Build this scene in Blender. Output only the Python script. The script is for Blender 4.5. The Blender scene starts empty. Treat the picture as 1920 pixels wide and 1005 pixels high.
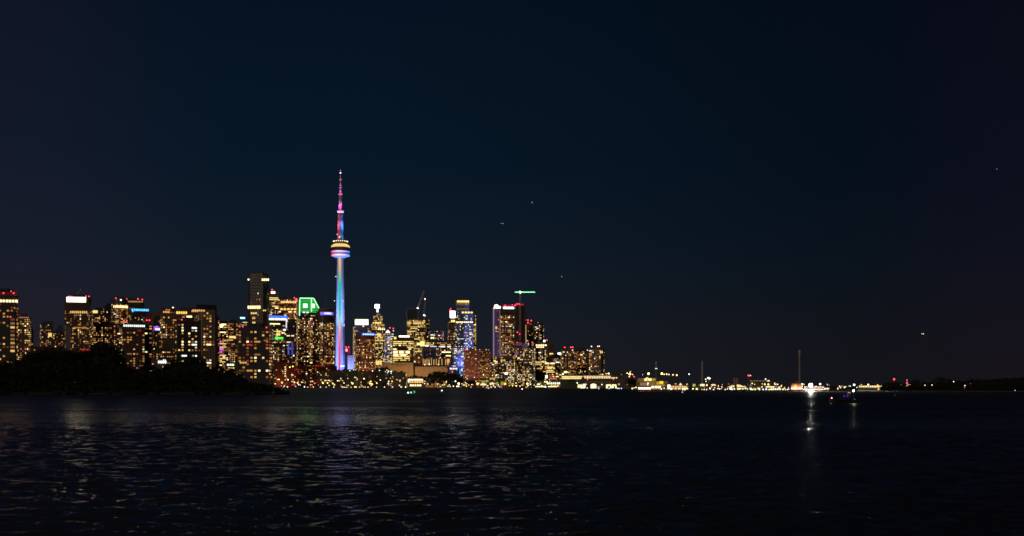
import bpy, bmesh, math, random
import numpy as np
from mathutils import Vector, Matrix
R = math.radians
rnd = random.Random(7)
sc = bpy.context.scene
col = sc.collection

# ---------------------------------------------------------------- camera model
F, HY, CAMZ = 2025.0, 723.5, 4.0        # focal length in photo pixels, horizon row, eye height (m)
def PX(px, Y): return (px - 960.0) / F * Y
def PZ(py, Y): return CAMZ + (HY - py) / F * Y
GZ = 0.7                                 # quay level above the lake

cam = bpy.data.cameras.new('camera')
cam.sensor_width = 36.0
cam.lens = F / 1920.0 * 36.0
cam.shift_y = (HY - 502.5) / 1920.0
cam.clip_start = 0.5
cam.clip_end = 120000.0
camo = bpy.data.objects.new('camera', cam)
camo.location = (0, 0, CAMZ)
camo.rotation_euler = (R(90), 0, 0)
col.objects.link(camo)
sc.camera = camo

# ---------------------------------------------------------------- object helpers
def tag(o, label=None, cat=None, group=None, kind=None):
    if label: o['label'] = label
    if cat: o['category'] = cat
    if group: o['group'] = group
    if kind: o['kind'] = kind
    return o

def empty(name, loc, rz=0.0):
    o = bpy.data.objects.new(name, None)
    o.empty_display_size = 1.0
    o.location = loc
    o.rotation_euler = (0, 0, rz)
    col.objects.link(o)
    return o

def link(name, me, parent=None, loc=None, scale=None, rot=None):
    o = bpy.data.objects.new(name, me)
    if parent: o.parent = parent
    if loc is not None: o.location = loc
    if scale is not None: o.scale = scale
    if rot is not None: o.rotation_euler = rot
    col.objects.link(o)
    return o

class MB:
    def __init__(self): self.v, self.f, self.mi, self.sm = [], [], [], []
    def add(self, vs, fs, m=0, smooth=False):
        b = len(self.v)
        self.v += [tuple(p) for p in vs]
        for f in fs:
            self.f.append([i + b for i in f]); self.mi.append(m); self.sm.append(smooth)
    def box(self, x0, x1, y0, y1, z0, z1, m=0):
        self.add([(x0,y0,z0),(x1,y0,z0),(x1,y1,z0),(x0,y1,z0),(x0,y0,z1),(x1,y0,z1),(x1,y1,z1),(x0,y1,z1)],
                 [(0,3,2,1),(4,5,6,7),(0,1,5,4),(1,2,6,5),(2,3,7,6),(3,0,4,7)], m)
    def loft(self, loops, m=0, smooth=False, cap=True):
        n = len(loops[0]); vs = [p for l in loops for p in l]; fs = []
        for k in range(len(loops) - 1):
            for i in range(n):
                j = (i + 1) % n
                fs.append((k*n+i, k*n+j, (k+1)*n+j, (k+1)*n+i))
        if cap:
            fs.append(tuple(range(n - 1, -1, -1)))
            fs.append(tuple((len(loops)-1)*n + i for i in range(n)))
        self.add(vs, fs, m, smooth)
    def lathe(self, prof, n=24, m=0, cx=0, cy=0, smooth=True):
        self.loft([[(cx + r*math.cos(2*math.pi*i/n), cy + r*math.sin(2*math.pi*i/n), z) for i in range(n)] for r, z in prof], m, smooth)
    def rod(self, a, b, r0, r1=None, n=6, m=0):
        a, b = Vector(a), Vector(b); r1 = r0 if r1 is None else r1
        d = (b - a).normalized(); u = d.orthogonal().normalized(); w = d.cross(u)
        self.loft([[a + r0*(u*math.cos(2*math.pi*i/n) + w*math.sin(2*math.pi*i/n)) for i in range(n)],
                   [b + r1*(u*math.cos(2*math.pi*i/n) + w*math.sin(2*math.pi*i/n)) for i in range(n)]], m)
    def ball(self, c, r, m=0, n=10, k=6, sz=1.0):
        self.lathe([(max(.02*r, r*math.sin(math.pi*i/k)), c[2] - r*sz*math.cos(math.pi*i/k)) for i in range(k+1)], n, m, c[0], c[1])
    def mesh(self, name, mats):
        me = bpy.data.meshes.new(name)
        me.from_pydata(self.v, [], self.f)
        for mt in (mats if isinstance(mats, (list, tuple)) else [mats]): me.materials.append(mt)
        me.polygons.foreach_set('material_index', self.mi)
        me.polygons.foreach_set('use_smooth', self.sm)
        me.update()
        return me
    def build(self, name, mats, parent=None, loc=None, **k):
        return link(name, self.mesh(name, mats), parent, loc, **k)

# ---------------------------------------------------------------- materials
def nt(m):
    m.use_nodes = True
    t = m.node_tree; t.nodes.clear()
    return t
def N(t, typ, **kw):
    n = t.nodes.new(typ)
    for k, v in kw.items(): setattr(n, k, v)
    return n
def mth(t, op, a, b=None):
    n = N(t, 'ShaderNodeMath', operation=op)
    for i, x in enumerate((a, b)):
        if x is None: continue
        if isinstance(x, (int, float)): n.inputs[i].default_value = x
        else: t.links.new(x, n.inputs[i])
    return n.outputs[0]

_em = {}
def emis(name, c, s, sampled=False):
    key = (name, c, s, sampled)
    if key in _em: return _em[key]
    m = bpy.data.materials.new(name); t = nt(m)
    e = N(t, 'ShaderNodeEmission'); e.inputs[0].default_value = (*c, 1); e.inputs[1].default_value = s
    o = N(t, 'ShaderNodeOutputMaterial'); t.links.new(e.outputs[0], o.inputs[0])
    m.cycles.emission_sampling = 'FRONT' if sampled or s > 4.5 else 'NONE'
    _em[key] = m
    return m

_pl = {}
def plain(name, c, rough=.7, metal=0, noise=.35, scale=.3, spec=.3):
    key = (name, c, rough)
    if key in _pl: return _pl[key]
    m = bpy.data.materials.new(name); t = nt(m)
    p = N(t, 'ShaderNodeBsdfPrincipled'); p.inputs['Roughness'].default_value = rough; p.inputs['Metallic'].default_value = metal
    p.inputs['Specular IOR Level'].default_value = spec
    tc = N(t, 'ShaderNodeTexCoord'); ns = N(t, 'ShaderNodeTexNoise'); ns.inputs['Scale'].default_value = scale; ns.inputs['Detail'].default_value = 5
    t.links.new(tc.outputs['Object'], ns.inputs['Vector'])
    mx = N(t, 'ShaderNodeMix', data_type='RGBA')
    mx.inputs[6].default_value = (*[x*(1-noise) for x in c], 1); mx.inputs[7].default_value = (*[min(1, x*(1+noise)) for x in c], 1)
    t.links.new(ns.outputs[0], mx.inputs[0]); t.links.new(mx.outputs[2], p.inputs['Base Color'])
    o = N(t, 'ShaderNodeOutputMaterial'); t.links.new(p.outputs[0], o.inputs[0])
    _pl[key] = m
    return m

_fc = {}
def facade(c, fh=3.3, bay=3.2, glassy=.55):
    """wall with bays of dark unlit glazing between piers; the floor slabs are modelled"""
    key = (c, round(fh, 2), round(bay, 2), glassy)
    if key in _fc: return _fc[key]
    m = bpy.data.materials.new('facade'); t = nt(m)
    tc = N(t, 'ShaderNodeTexCoord')
    sp = N(t, 'ShaderNodeSeparateXYZ'); t.links.new(tc.outputs['Object'], sp.inputs[0])
    sn = N(t, 'ShaderNodeSeparateXYZ'); t.links.new(tc.outputs['Normal'], sn.inputs[0])
    ax = mth(t, 'GREATER_THAN', mth(t, 'ABSOLUTE', sn.outputs[0]), .7)
    u = mth(t, 'ADD', mth(t, 'MULTIPLY', sp.outputs[0], mth(t, 'SUBTRACT', 1.0, ax)), mth(t, 'MULTIPLY', sp.outputs[1], ax))
    fu = mth(t, 'FRACT', mth(t, 'ADD', mth(t, 'DIVIDE', u, bay), 100.0))
    fz = mth(t, 'FRACT', mth(t, 'DIVIDE', sp.outputs[2], fh))
    mask = mth(t, 'MULTIPLY', mth(t, 'MULTIPLY', mth(t, 'GREATER_THAN', fu, .24), mth(t, 'GREATER_THAN', fz, .25)),
               mth(t, 'LESS_THAN', mth(t, 'ABSOLUTE', sn.outputs[2]), .5))
    ns = N(t, 'ShaderNodeTexNoise'); ns.inputs['Scale'].default_value = .08; ns.inputs['Detail'].default_value = 4
    t.links.new(tc.outputs['Object'], ns.inputs['Vector'])
    mx = N(t, 'ShaderNodeMix', data_type='RGBA')
    mx.inputs[6].default_value = (*[x*.7 for x in c], 1); mx.inputs[7].default_value = (*[min(1, x*1.3) for x in c], 1)
    t.links.new(ns.outputs[0], mx.inputs[0])
    g = N(t, 'ShaderNodeMix', data_type='RGBA')
    t.links.new(mth(t, 'MULTIPLY', mask, glassy), g.inputs[0]); t.links.new(mx.outputs[2], g.inputs[6])
    g.inputs[7].default_value = (.03, .035, .045, 1)
    p = N(t, 'ShaderNodeBsdfPrincipled')
    t.links.new(g.outputs[2], p.inputs['Base Color'])
    t.links.new(mth(t, 'SUBTRACT', .75, mth(t, 'MULTIPLY', mask, .45)), p.inputs['Roughness'])
    p.inputs['Specular IOR Level'].default_value = .25
    o = N(t, 'ShaderNodeOutputMaterial'); t.links.new(p.outputs[0], o.inputs[0])
    _fc[key] = m
    return m

# colours of lit rooms
GLOW = {
 'd': emis('dim_amber_room', (1, .40, .13), .12),
 'e': emis('faint_room', (1, .50, .21), .27),
 'a': emis('amber_room', (1, .47, .12), .58),
 'o': emis('orange_room', (1, .30, .07), .42),
 'w': emis('warm_room', (1, .54, .16), .95),
 'y': emis('yellow_room', (1, .68, .20), 1.25),
 'b': emis('bright_room', (1, .78, .36), 2.3),
 'c': emis('cool_white_room', (.90, .96, 1), 1.6),
 'g': emis('green_white_room', (.90, 1, .55), 1.2),
 'v': emis('violet_room', (.55, .30, 1), .55),
 'p': emis('pink_room', (1, .35, .62), .6),
 'r': emis('red_room', (1, .10, .06), .4),
 'u': emis('blue_room', (.22, .42, 1), .7),
}
def unit_box(m):
    b = MB(); b.box(-.5, .5, -.5, .5, -.5, .5)
    return b.mesh('window', m)
GLOWMESH = {k: unit_box(m) for k, m in GLOW.items()}
RED = emis('red_beacon', (1, .045, .10), 5.0)
REDDIM = emis('red_glow', (1, .03, .07), .6)
WHITE = emis('white_light', (1, .93, .78), 5.0)
CREAM = emis('cream_light', (1, .86, .50), 2.4)
COOL = emis('cool_light', (.80, .95, 1), 3.0)
GOLD = emis('gold_light', (1, .62, .12), 1.5)
BLUE = emis('blue_light', (.06, .16, 1), 1.6)
SKYB = emis('sky_blue_light', (.12, .50, 1), 2.0)
VIOLET = emis('violet_light', (.36, .16, 1), 1.4)
MAGENTA = emis('magenta_light', (.9, .08, 1), 1.5)
GREEN = emis('green_light', (.05, 1, .16), .72)
GREENHI = emis('pale_green_light', (.34, 1, .38), 2.4)
METAL = plain('dark_steel', (.10, .10, .11), .5, .3)
GREYM = plain('grey_steel', (.30, .30, .32), .5, .2)
ROOF = plain('roof_gravel', (.06, .06, .06), .9)

# ---------------------------------------------------------------- buildings
PALS = {
 'warm':  'dddddeeeeaaaaaawwwwwyyooobbcr',
 'amber': 'dddddeeeeaaaaaaooowwwbgr',
 'white': 'ddddeeeaaawwwwyyybbccg',
 'gold':  'deeaawwyyyyyyb',
 'mix':   'dddeeaawwwwyyobccg',
 'blue':  'deewwyybbcccuu',
 'rose':  'dddeaaaowwwbp',
}
ISLAND = [(-400,690),(0,680),(30,672),(60,662),(90,655),(110,660),(150,658),(185,648),(205,650),(225,675),(240,690),(300,685),
          (330,675),(355,668),(372,668),(395,683),(430,690),(450,700),(465,712),(500,718),(525,727),(545,738)]
def island_y(px):
    for (a, ya), (b, yb) in zip(ISLAND, ISLAND[1:]):
        if a <= px <= b: return ya + (yb - ya)*(px - a)/(b - a)
    return 9999
SPECS = []
def B(name, label, x0, x1, yt, D, **k):
    k.update(name=name, label=label, x0=x0, x1=x1, yt=yt, D=D); SPECS.append(k)

def hidden(px, py, D):
    if py > island_y(px) + 10: return True
    for s in SPECS:
        if s['D'] < D - 4 and s['x0'] + 1 < px < s['x1'] - 1 and py > s['yt'] + 2: return True
    return False

def make_building(s):
    D, x0, x1, yt = s['D'], s['x0'], s['x1'], s['yt']
    a = s.get('a', 12); ar = R(a)
    shape = s.get('shape', 'box')
    col_ = s.get('col', (.13, .10, .085))
    fh, bay = s.get('fh', 3.4), s.get('bay', 3.2)
    xc = (x0 + x1)/2; phi = math.atan((xc - 960)/F)
    S = (x1 - x0)*D*math.cos(phi)/F
    dr = s.get('dr', .7)
    if shape == 'round': w = d = S
    else:
        w = S/(math.cos(ar) + dr*abs(math.sin(ar))); d = w*dr
        if 'dmax' in s and d > s['dmax']:
            d = s['dmax']; w = (S - d*abs(math.sin(ar)))/math.cos(ar)
    Dc = D + (d*math.cos(ar) + (w*abs(math.sin(ar)) if shape != 'round' else 0))/2
    H = PZ(yt, D) - GZ
    k = D/F
    e = empty(s['name'], (PX(xc, D)*Dc/D, Dc, GZ), -phi + ar)
    tag(e, s['label'], s.get('cat', 'building'), s.get('group'))
    ds = d*abs(math.sin(ar))/k/math.cos(phi)
    f0, f1 = (x0 + ds, x1) if a >= 0 else (x0, x1 - ds)
    if shape == 'round': f0, f1 = x0, x1
    LX = lambda px: -w/2 + w*(px - f0)/(f1 - f0)
    LZ = lambda py: PZ(py, D) - GZ
    # body: one continuous surface with a projecting slab at every floor
    if shape == 'round':
        n = 28; base = [(w/2*math.cos(2*math.pi*i/n), w/2*math.sin(2*math.pi*i/n)) for i in range(n)]
    elif shape == 'chamfer':
        c = min(w, d)*.22
        base = [(-w/2+c,-d/2),(w/2-c,-d/2),(w/2,-d/2+c),(w/2,d/2-c),(w/2-c,d/2),(-w/2+c,d/2),(-w/2,d/2-c),(-w/2,-d/2+c)]
    else:
        base = [(-w/2,-d/2),(w/2,-d/2),(w/2,d/2),(-w/2,d/2)]
    def ring(off, z, sc_=1.0):
        return [(x*(1 + 2*off/w)*sc_, y*(1 + 2*off/d)*sc_, z) for x, y in base]
    so = s.get('slab', .45)
    loops, z, nf = [ring(0, 0)], 0.0, max(1, int((H - 1)/fh))
    for i in range(1, nf):
        z = i*fh
        loops += [ring(0, z - .01), ring(so, z), ring(so, z + .45), ring(0, z + .46)]
    loops += [ring(0, H - .9), ring(.3, H - .89), ring(.3, H), ring(-.4, H + .005), ring(-.4, H - .7)]
    b = MB(); b.loft(loops); b.build('body', s.get('mat') or facade(col_, fh, bay, s.get('glassy', .55)), e)
    # rooftop plant room
    ph = s.get('pent', (.5, 4.5))
    if ph:
        q, hh = ph; b = MB(); b.box(-w*q/2, w*q/2, -d*q/2, d*q/2, H - .65, H + hh)
        b.box(-w*q/2 - .25, w*q/2 + .25, -d*q/2 - .25, d*q/2 + .25, H + hh + .002, H + hh + .5)
        b.build('plant_room', plain('plant_room_cladding', tuple(x*.8 for x in col_), .8), e)
    # lit windows
    wins = []
    rr = random.Random(int(x0*13 + yt*7 + D))
    pal = PALS[s.get('pal', 'warm')]
    p, prow = s.get('p', .25), s.get('rows', 0.0)
    zmax = H - s.get('top', 1.5); zmin = s.get('zmin', 4)
    faces = []
    cx, cy = e.location.x, e.location.y
    rz = -phi + ar
    if shape == 'round':
        faces.append(('round', math.pi*w/2, None))
    else:
        c = min(w, d)*.22 if shape == 'chamfer' else 0
        for nm, nx, ny, wid in (('front', 0, -1, w - 2*c), ('left', -1, 0, d - 2*c), ('right', 1, 0, d - 2*c)):
            wx, wy = nx*math.cos(rz) - ny*math.sin(rz), nx*math.sin(rz) + ny*math.cos(rz)
            L = math.hypot(cx, cy)
            if (wx*-cx + wy*-cy)/L > .06: faces.append((nm, wid, None))
    wk, wh = s.get('wk', .52), s.get('wh', .50)
    for nm, wid, _ in faces:
        nb = max(1, int(wid/bay)); bw = wid/nb
        colf = [rr.choice((.35, .7, 1, 1, 1.3, 1.7)) for _ in range(nb)]
        for fl in range(0, nf):
            zc = fl*fh + .45 + (fh - .45)*.5
            if zc < zmin or zc > zmax: continue
            lit = [None]*nb
            if rr.random() < prow:
                i = 0
                g = rr.choice(pal[len(pal)//2:])
                while i < nb:
                    L = rr.randint(2, 7)
                    if rr.random() < .78:
                        for j in range(i, min(nb, i + L)): lit[j] = g
                    i += L + rr.randint(0, 1)
                runs = True
            else:
                runs = False
                pf = p*1.75*rr.choice((.5, .9, 1, 1.15, 1.5))
                for i in range(nb):
                    if rr.random() < pf*colf[i]: lit[i] = rr.choice(pal)
            i = 0
            while i < nb:
                if lit[i] is None: i += 1; continue
                j = i + 1
                mx_ = 7 if runs else rr.choice((1, 1, 1, 1, 2))
                while j < nb and lit[j] is not None and j - i < mx_: j += 1
                uc = -wid/2 + bw*(i + j)/2; ww = bw*(j - i) - bw*(1 - wk)
                wins.append((nm, uc, zc, ww, (fh - .45)*wh/.62*.72, lit[i]))
                i = j
    ci, si = math.cos(rz), math.sin(rz)
    vis = []
    for nm, uc, zc, ww, hh, g in wins:
        if nm == 'front': lx, ly, r_ = uc, -d/2 - .06, 0
        elif nm == 'left': lx, ly, r_ = -w/2 - .06, -uc, math.pi/2
        elif nm == 'right': lx, ly, r_ = w/2 + .06, uc, math.pi/2
        else:
            an = -math.pi/2 + uc/(w/2)
            lx, ly, r_ = (w/2 + .03)*math.cos(an), (w/2 + .03)*math.sin(an), an + math.pi/2
        gx, gy = cx + lx*ci - ly*si, cy + lx*si + ly*ci
        px, py = 960 + F*gx/gy, HY - F*(zc + GZ - CAMZ)/gy
        if px < -12 or hidden(px, py, D): continue
        if any(q[0] < px < q[1] and q[2] < py < q[3] for q in s.get('blank', ())): continue
        vis.append((ww*hh*(3 if g in 'wyb' else 1), lx, ly, zc, ww, hh, r_, g))
    vis.sort(key=lambda q: -q[0])
    for i, (_, lx, ly, zc, ww, hh, r_, g) in enumerate(vis[:100]):
        link('window', GLOWMESH[g], e, (lx, ly, zc), (ww, .3, hh), (0, 0, r_))
    if len(vis) > 100:
        b = MB(); keys = sorted(set(q[7] for q in vis[100:]))
        for _, lx, ly, zc, ww, hh, r_, g in vis[100:]:
            c_, s_ = math.cos(r_), math.sin(r_)
            P = [(lx + x*c_ - y*s_, ly + x*s_ + y*c_, zc + z_) for z_ in (-hh/2, hh/2) for x, y in ((-ww/2,-.15),(ww/2,-.15),(ww/2,.15),(-ww/2,.15))]
            b.add(P, [(0,3,2,1),(4,5,6,7),(0,1,5,4),(1,2,6,5),(2,3,7,6),(3,0,4,7)], keys.index(g))
        tag(b.build('small_windows', [GLOW[g] for g in keys], e), kind='stuff')
    # extra parts
    for x in s.get('ex', ()):
        t_ = x[0]
        if t_ == 'panel':        # lit or plain panel proud of the front wall: px0 px1 py0 py1 material name
            _, p0, p1, q0, q1, m, nm = x
            b = MB(); yy = -d/2 - .9
            if shape == 'round':
                aa0 = -math.pi/2 + math.asin(max(-1, min(1, LX(p0)/(w/2)))); aa1 = -math.pi/2 + math.asin(max(-1, min(1, LX(p1)/(w/2))))
                n = 14; ro = w/2 + .75
                b.loft([[(r_*math.cos(aa0 + (aa1 - aa0)*i/n), r_*math.sin(aa0 + (aa1 - aa0)*i/n), z_) for (r_, z_) in ((ro, LZ(q1)), (ro, LZ(q0)), (ro - .5, LZ(q0)), (ro - .5, LZ(q1)))] for i in range(n + 1)])
            else:
                b.box(LX(p0), LX(p1), yy, yy + .4, LZ(q1), LZ(q0))
            b.build(nm, m, e)
        elif t_ == 'dashes':     # row of short lights
            _, p0, p1, q0, q1, m, nm, n = x
            for i in range(n):
                u0 = p0 + (p1 - p0)*(i + .14 + .1*rr.random())/n; u1 = p0 + (p1 - p0)*(i + .8 + .15*rr.random())/n
                b = MB()
                if shape == 'round':
                    um = (u0 + u1)/2; an = -math.pi/2 + math.asin(max(-1, min(1, LX(um)/(w/2)*.98))); hw = (LX(u1) - LX(u0))/2
                    b.box(-hw, hw, -.2, .2, LZ(q1), LZ(q0))
                    b.build(nm, m, e, ((w/2 + .7)*math.cos(an), (w/2 + .7)*math.sin(an), 0), rot=(0, 0, an + math.pi/2))
                else:
                    b.box(LX(u0), LX(u1), -d/2 - 1.0, -d/2 - .6, LZ(q1), LZ(q0)); b.build(nm, m, e)
        elif t_ == 'block':      # upper block standing on the roof
            _, p0, p1, q0, q1, m, nm, df = x
            b = MB(); b.box(LX(p0), LX(p1), -d*df/2, d*df/2, LZ(q1) + .01, LZ(q0)); b.build(nm, m, e)
        elif t_ == 'tier':       # upper storeys with their own windows
            _, p0, p1, q0, q1, m, nm, df, pp = x
            b = MB(); wa, wb_, za, zb = LX(p0), LX(p1), LZ(q1) + .01, LZ(q0)
            lo = []; nn = max(1, int((zb - za)/fh)); hd = d*df/2
            rg = lambda o_, z_: [(wa - o_, -hd - o_, z_), (wb_ + o_, -hd - o_, z_), (wb_ + o_, hd + o_, z_), (wa - o_, hd + o_, z_)]
            lo.append(rg(0, za))
            for i in range(1, nn):
                z_ = za + i*fh; lo += [rg(0, z_ - .01), rg(.4, z_), rg(.4, z_ + .45), rg(0, z_ + .46)]
            lo.append(rg(0, zb)); b.loft(lo); tt = b.build(nm, m, e)
            nb = max(1, int((wb_ - wa)/bay))
            for fl in range(nn):
                for i in range(nb):
                    if rr.random() < pp:
                        link('window', GLOWMESH[rr.choice(pal)], tt, (wa + (wb_ - wa)*(i + .5)/nb, -hd - .06, za + fh*(fl + .6)), (bay*.75, .3, fh*.5))
        elif t_ == 'red' or t_ == 'lamp':        # obstruction light on a short post
            _, px, py = x[:3]; m = RED if t_ == 'red' else x[3]; rad = (x[4] if len(x) > 4 else 1.0)*k
            zz = LZ(py); lx = max(-w/2*1.02, min(w/2*1.02, LX(px)))
            ly = -d*.3 if zz >= H else -d/2 - rad - .5
            b = MB(); b.ball((lx, ly, zz), rad); o_ = b.build('beacon' if t_ == 'red' else 'roof_lamp', m, e)
            b = MB()
            if zz >= H: b.rod((lx, ly, H - .6), (lx, ly, zz - rad*.6), .18*k)
            else: b.rod((lx, -d/2 + .1, zz), (lx, ly + rad*.6, zz), .18*k)
            b.build('bracket', METAL, e)
        elif t_ == 'mast':
            _, px, py, rad = x; lx = LX(px); b = MB(); b.rod((lx, 0, H - .6), (lx, 0, LZ(py)), rad, rad*.4, 8); b.build('mast', GREYM, e)
        elif t_ == 'pyramid':
            _, p0, p1, q0, q1, m, nm = x; b = MB(); a0, a1 = LX(p0), LX(p1); h_ = (a1 - a0)/2
            b.loft([[(a0, -h_, LZ(q1)), (a1, -h_, LZ(q1)), (a1, h_, LZ(q1)), (a0, h_, LZ(q1))],
                    [((a0+a1)/2 + .1*i, .1*j, LZ(q0)) for i, j in ((-1,-1),(1,-1),(1,1),(-1,1))]]); b.build(nm, m, e)
        elif t_ == 'fn': x[1](e, dict(w=w, d=d, H=H, LX=LX, LZ=LZ, k=k, rr=rr))
    return e

# ---------------------------------------------------------------- the skyline, west to east
BR = (.13, .095, .075); DK = (.075, .07, .07); RB = (.20, .09, .065); GR = (.17, .16, .16); BL = (.11, .16, .32); TN = (.24, .19, .14)
B('condo_tower', 'tall dark condo at the west end with a red lit roof edge', -26, 35, 546, 1560, a=-14, col=DK, p=.20, pal='amber', bay=5.2, fh=4.4, top=14, zmin=20,
  ex=[('panel', -24, 34, 547, 553, plain('red_light_painted_parapet', (.5, .04, .07), .6), 'roof_band'), ('red', 7, 549), ('red', 19, 545), ('red', 26, 549), ('red', 34, 549, 1.3),  # red light on the dark parapet is put into its colour
      ('dashes', -8, 34, 561.5, 566, GLOW['b'], 'window', 7)])
B('condo_block', 'narrow condo wing with wide lit balconies before the red roofed tower', 16, 33, 592, 1430, a=-10, col=DK, p=.55, pal='warm', bay=7, fh=5.2, dmax=16,
  ex=[('red', 20, 594, .9)])
B('condo_tower', 'condo with a fine red white light line along its flat roof', 33, 58, 593, 1750, a=-16, col=BR, p=.30, pal='warm', bay=3.4,
  ex=[('dashes', 35, 55, 594.4, 596, emis('pink_roof_line', (1, .35, .28), .6), 'roof_light', 9)])
B('condo_tower', 'slim condo wing lower than the red white lined condo', 56, 63, 618, 1900, col=DK, p=.4, pal='white', bay=3.2)
B('office_tower', 'flat topped dark block alone against the sky with two dark roof boxes', 75, 100, 604, 2150, a=10, col=GR, p=.20, pal='warm', pent=(.35, 2),
  ex=[('block', 92, 99, 602.5, 604, ROOF, 'roof_box', .6), ('dashes', 90, 97, 624, 631, GLOW['y'], 'window', 3)])
B('condo_block', 'dim mid rise between the flat dark block and the cream crowned tower', 97, 124, 621, 2300, a=8, col=BR, p=.22, pal='amber',
  ex=[('block', 110, 118, 610, 621, plain('grey_wall', (.1, .1, .11)), 'roof_block', .7)])
B('low_building', 'long low brown block behind the island trees beside a single lamp', 55, 122, 650, 1700, a=5, col=(.16, .10, .08), p=.12, pal='warm', dmax=30, pent=None,
  ex=[('dashes', 62, 74, 667, 670, GLOW['y'], 'window', 4)])
B('office_tower', 'brown ribbed tower crowned by one large cream lit panel', 121, 172, 556, 1950, a=-10, col=(.15, .09, .06), p=.16, pal='amber', bay=3.0, top=26,
  ex=[('panel', 125, 161, 557, 566, emis('cream_crown', (1, .88, .56), 4.4), 'crown_panel'), ('red', 128, 555.2, .9), ('red', 133, 555.5, .7), ('red', 160, 554.5, 1.0), ('red', 166, 554.5, 1.4),
      ('dashes', 131, 164, 583, 587, GLOW['w'], 'window', 9), ('dashes', 138, 163, 613, 615, GLOW['a'], 'window', 8), ('panel', 152, 166, 654, 657.5, REDDIM, 'red_sign')])
B('condo_tower', 'broad tower with one bright lit corner room under its flat roof', 172, 199, 581, 2250, a=9, col=DK, p=.26, pal='warm', rows=.10,
  ex=[('panel', 174, 183, 582, 587, GLOW['y'], 'lit_corner')])
B('condo_tower', 'plain dark tower rising behind the bright cornered one', 194, 214, 573, 2420, col=DK, p=.14, pal='amber')
B('round_tower', 'round tower with a curved band of lights below its roof', 208, 240, 560, 2330, shape='round', col=BR, p=.33, pal='warm', rows=.12, top=10,
  ex=[('dashes', 210, 238, 572.5, 577, GLOW['b'], 'crown_light', 10), ('lamp', 223, 562.5, COOL, 1.4), ('red', 215, 559), ('red', 236, 560, .8)])
B('office_tower', 'dark square tower with amber specks and red lights on its roof line', 227, 270, 562, 2480, a=-9, col=DK, p=.10, pal='amber', top=16,
  ex=[('dashes', 231, 268, 564, 566.5, GLOW['a'], 'roof_light', 14), ('red', 258, 559.5, .9), ('red', 269, 560.8, 1.2)])
B('office_tower', 'tower wearing a glowing sky blue sign across its top', 243, 280, 577.5, 2300, a=8, col=DK, p=.22, pal='warm', top=16,
  ex=[('dashes', 246, 279, 579, 583, SKYB, 'sign_segment', 9), ('lamp', 249, 584, SKYB, 1.2)])
B('hall', 'low pitched pale roofed hall behind the purple sign', 268, 304, 584, 2650, col=(.30, .22, .22), p=.03, pal='amber', pent=None, top=40)
B('condo_tower', 'ribbed brown tower with a row of white lights along its top', 228, 272, 607, 1560, a=6, col=(.16, .10, .08), p=.14, pal='amber', bay=4.0, top=12,
  ex=[('dashes', 231, 272, 609, 612.5, emis('green_white_row', (.80, 1, .86), 1.6), 'crown_light', 11), ('red', 233, 600.8, 1.2), ('red', 238, 600.8, 1.2), ('panel', 258, 265, 618, 621, emis('dull_red_sign', (1, .05, .05), .25), 'red_sign')])
B('condo_tower', 'narrow ribbed brown slab with twin red lights near its top', 270, 288, 592, 1580, a=-8, col=(.17, .09, .07), p=.12, pal='amber', bay=4.2, top=14,
  ex=[('red', 275.5, 600.5, 1.3), ('red', 280.5, 600.5, 1.3)])
B('condo_tower', 'dark block carrying a glowing purple sign', 286, 304, 597, 2020, a=6, col=DK, p=.26, pal='amber',
  ex=[('panel', 287, 298.5, 612, 619.5, emis('purple_sign', (.34, .10, 1), 1.0), 'sign'), ('dashes', 291, 300, 615.5, 619, emis('lilac_lettering', (.9, .6, 1), 2.5), 'sign_segment', 3)])
B('condo_tower', 'stepped roof tower with a pale grid of balconies', 300, 336, 588, 1930, a=14, col=(.40, .26, .19), glassy=.8, fh=4.4, p=.28, pal='amber', bay=4.0, slab=.7,
  ex=[('tier', 306, 330, 577, 588, facade(BR, 3.5, 3.6), 'upper_storeys', .7, .4), ('lamp', 325.5, 576, CREAM, 1.4), ('dashes', 305, 318, 583.5, 586.5, GLOW['w'], 'window', 4)])
B('condo_tower', 'tower with a yellow lit band directly under a flat dark roof', 328, 373, 580, 2120, a=-6, col=BR, p=.30, pal='warm', top=12,
  ex=[('dashes', 330, 351, 584, 588.5, GOLD, 'crown_light', 5), ('dashes', 359, 372, 581.5, 584.5, GLOW['w'], 'crown_light', 5), ('panel', 350, 360, 592, 596, GLOW['b'], 'window')])
B('condo_tower', 'dark front tower speckled with white rooms and one red corner light', 329, 377, 601, 1540, a=7, col=(.06, .06, .055), p=.24, pal='white', bay=4.6, fh=4.0,
  ex=[('red', 341.5, 599.2, 1.5), ('panel', 334, 372, 601, 603, REDDIM if False else plain('roof_edge', (.2, .05, .05)), 'roof_edge')])
B('condo_tower', 'grid fronted tower with a tall dark curved cap', 370, 408, 580, 1900, a=13, shape='chamfer', col=(.46, .36, .25), glassy=.85, fh=4.6, p=.24, pal='warm', bay=4.6, slab=.8, pent=None,
  ex=[('block', 372, 406.5, 571, 580, plain('dark_cap', (.035, .035, .04)), 'roof_cap', .92), ('dashes', 360, 384, 581, 584, GLOW['w'], 'crown_light', 6)])
B('condo_tower', 'slim lower wing along the dark capped tower', 404, 412, 597, 1960, col=TN, p=.4, pal='amber')
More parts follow.
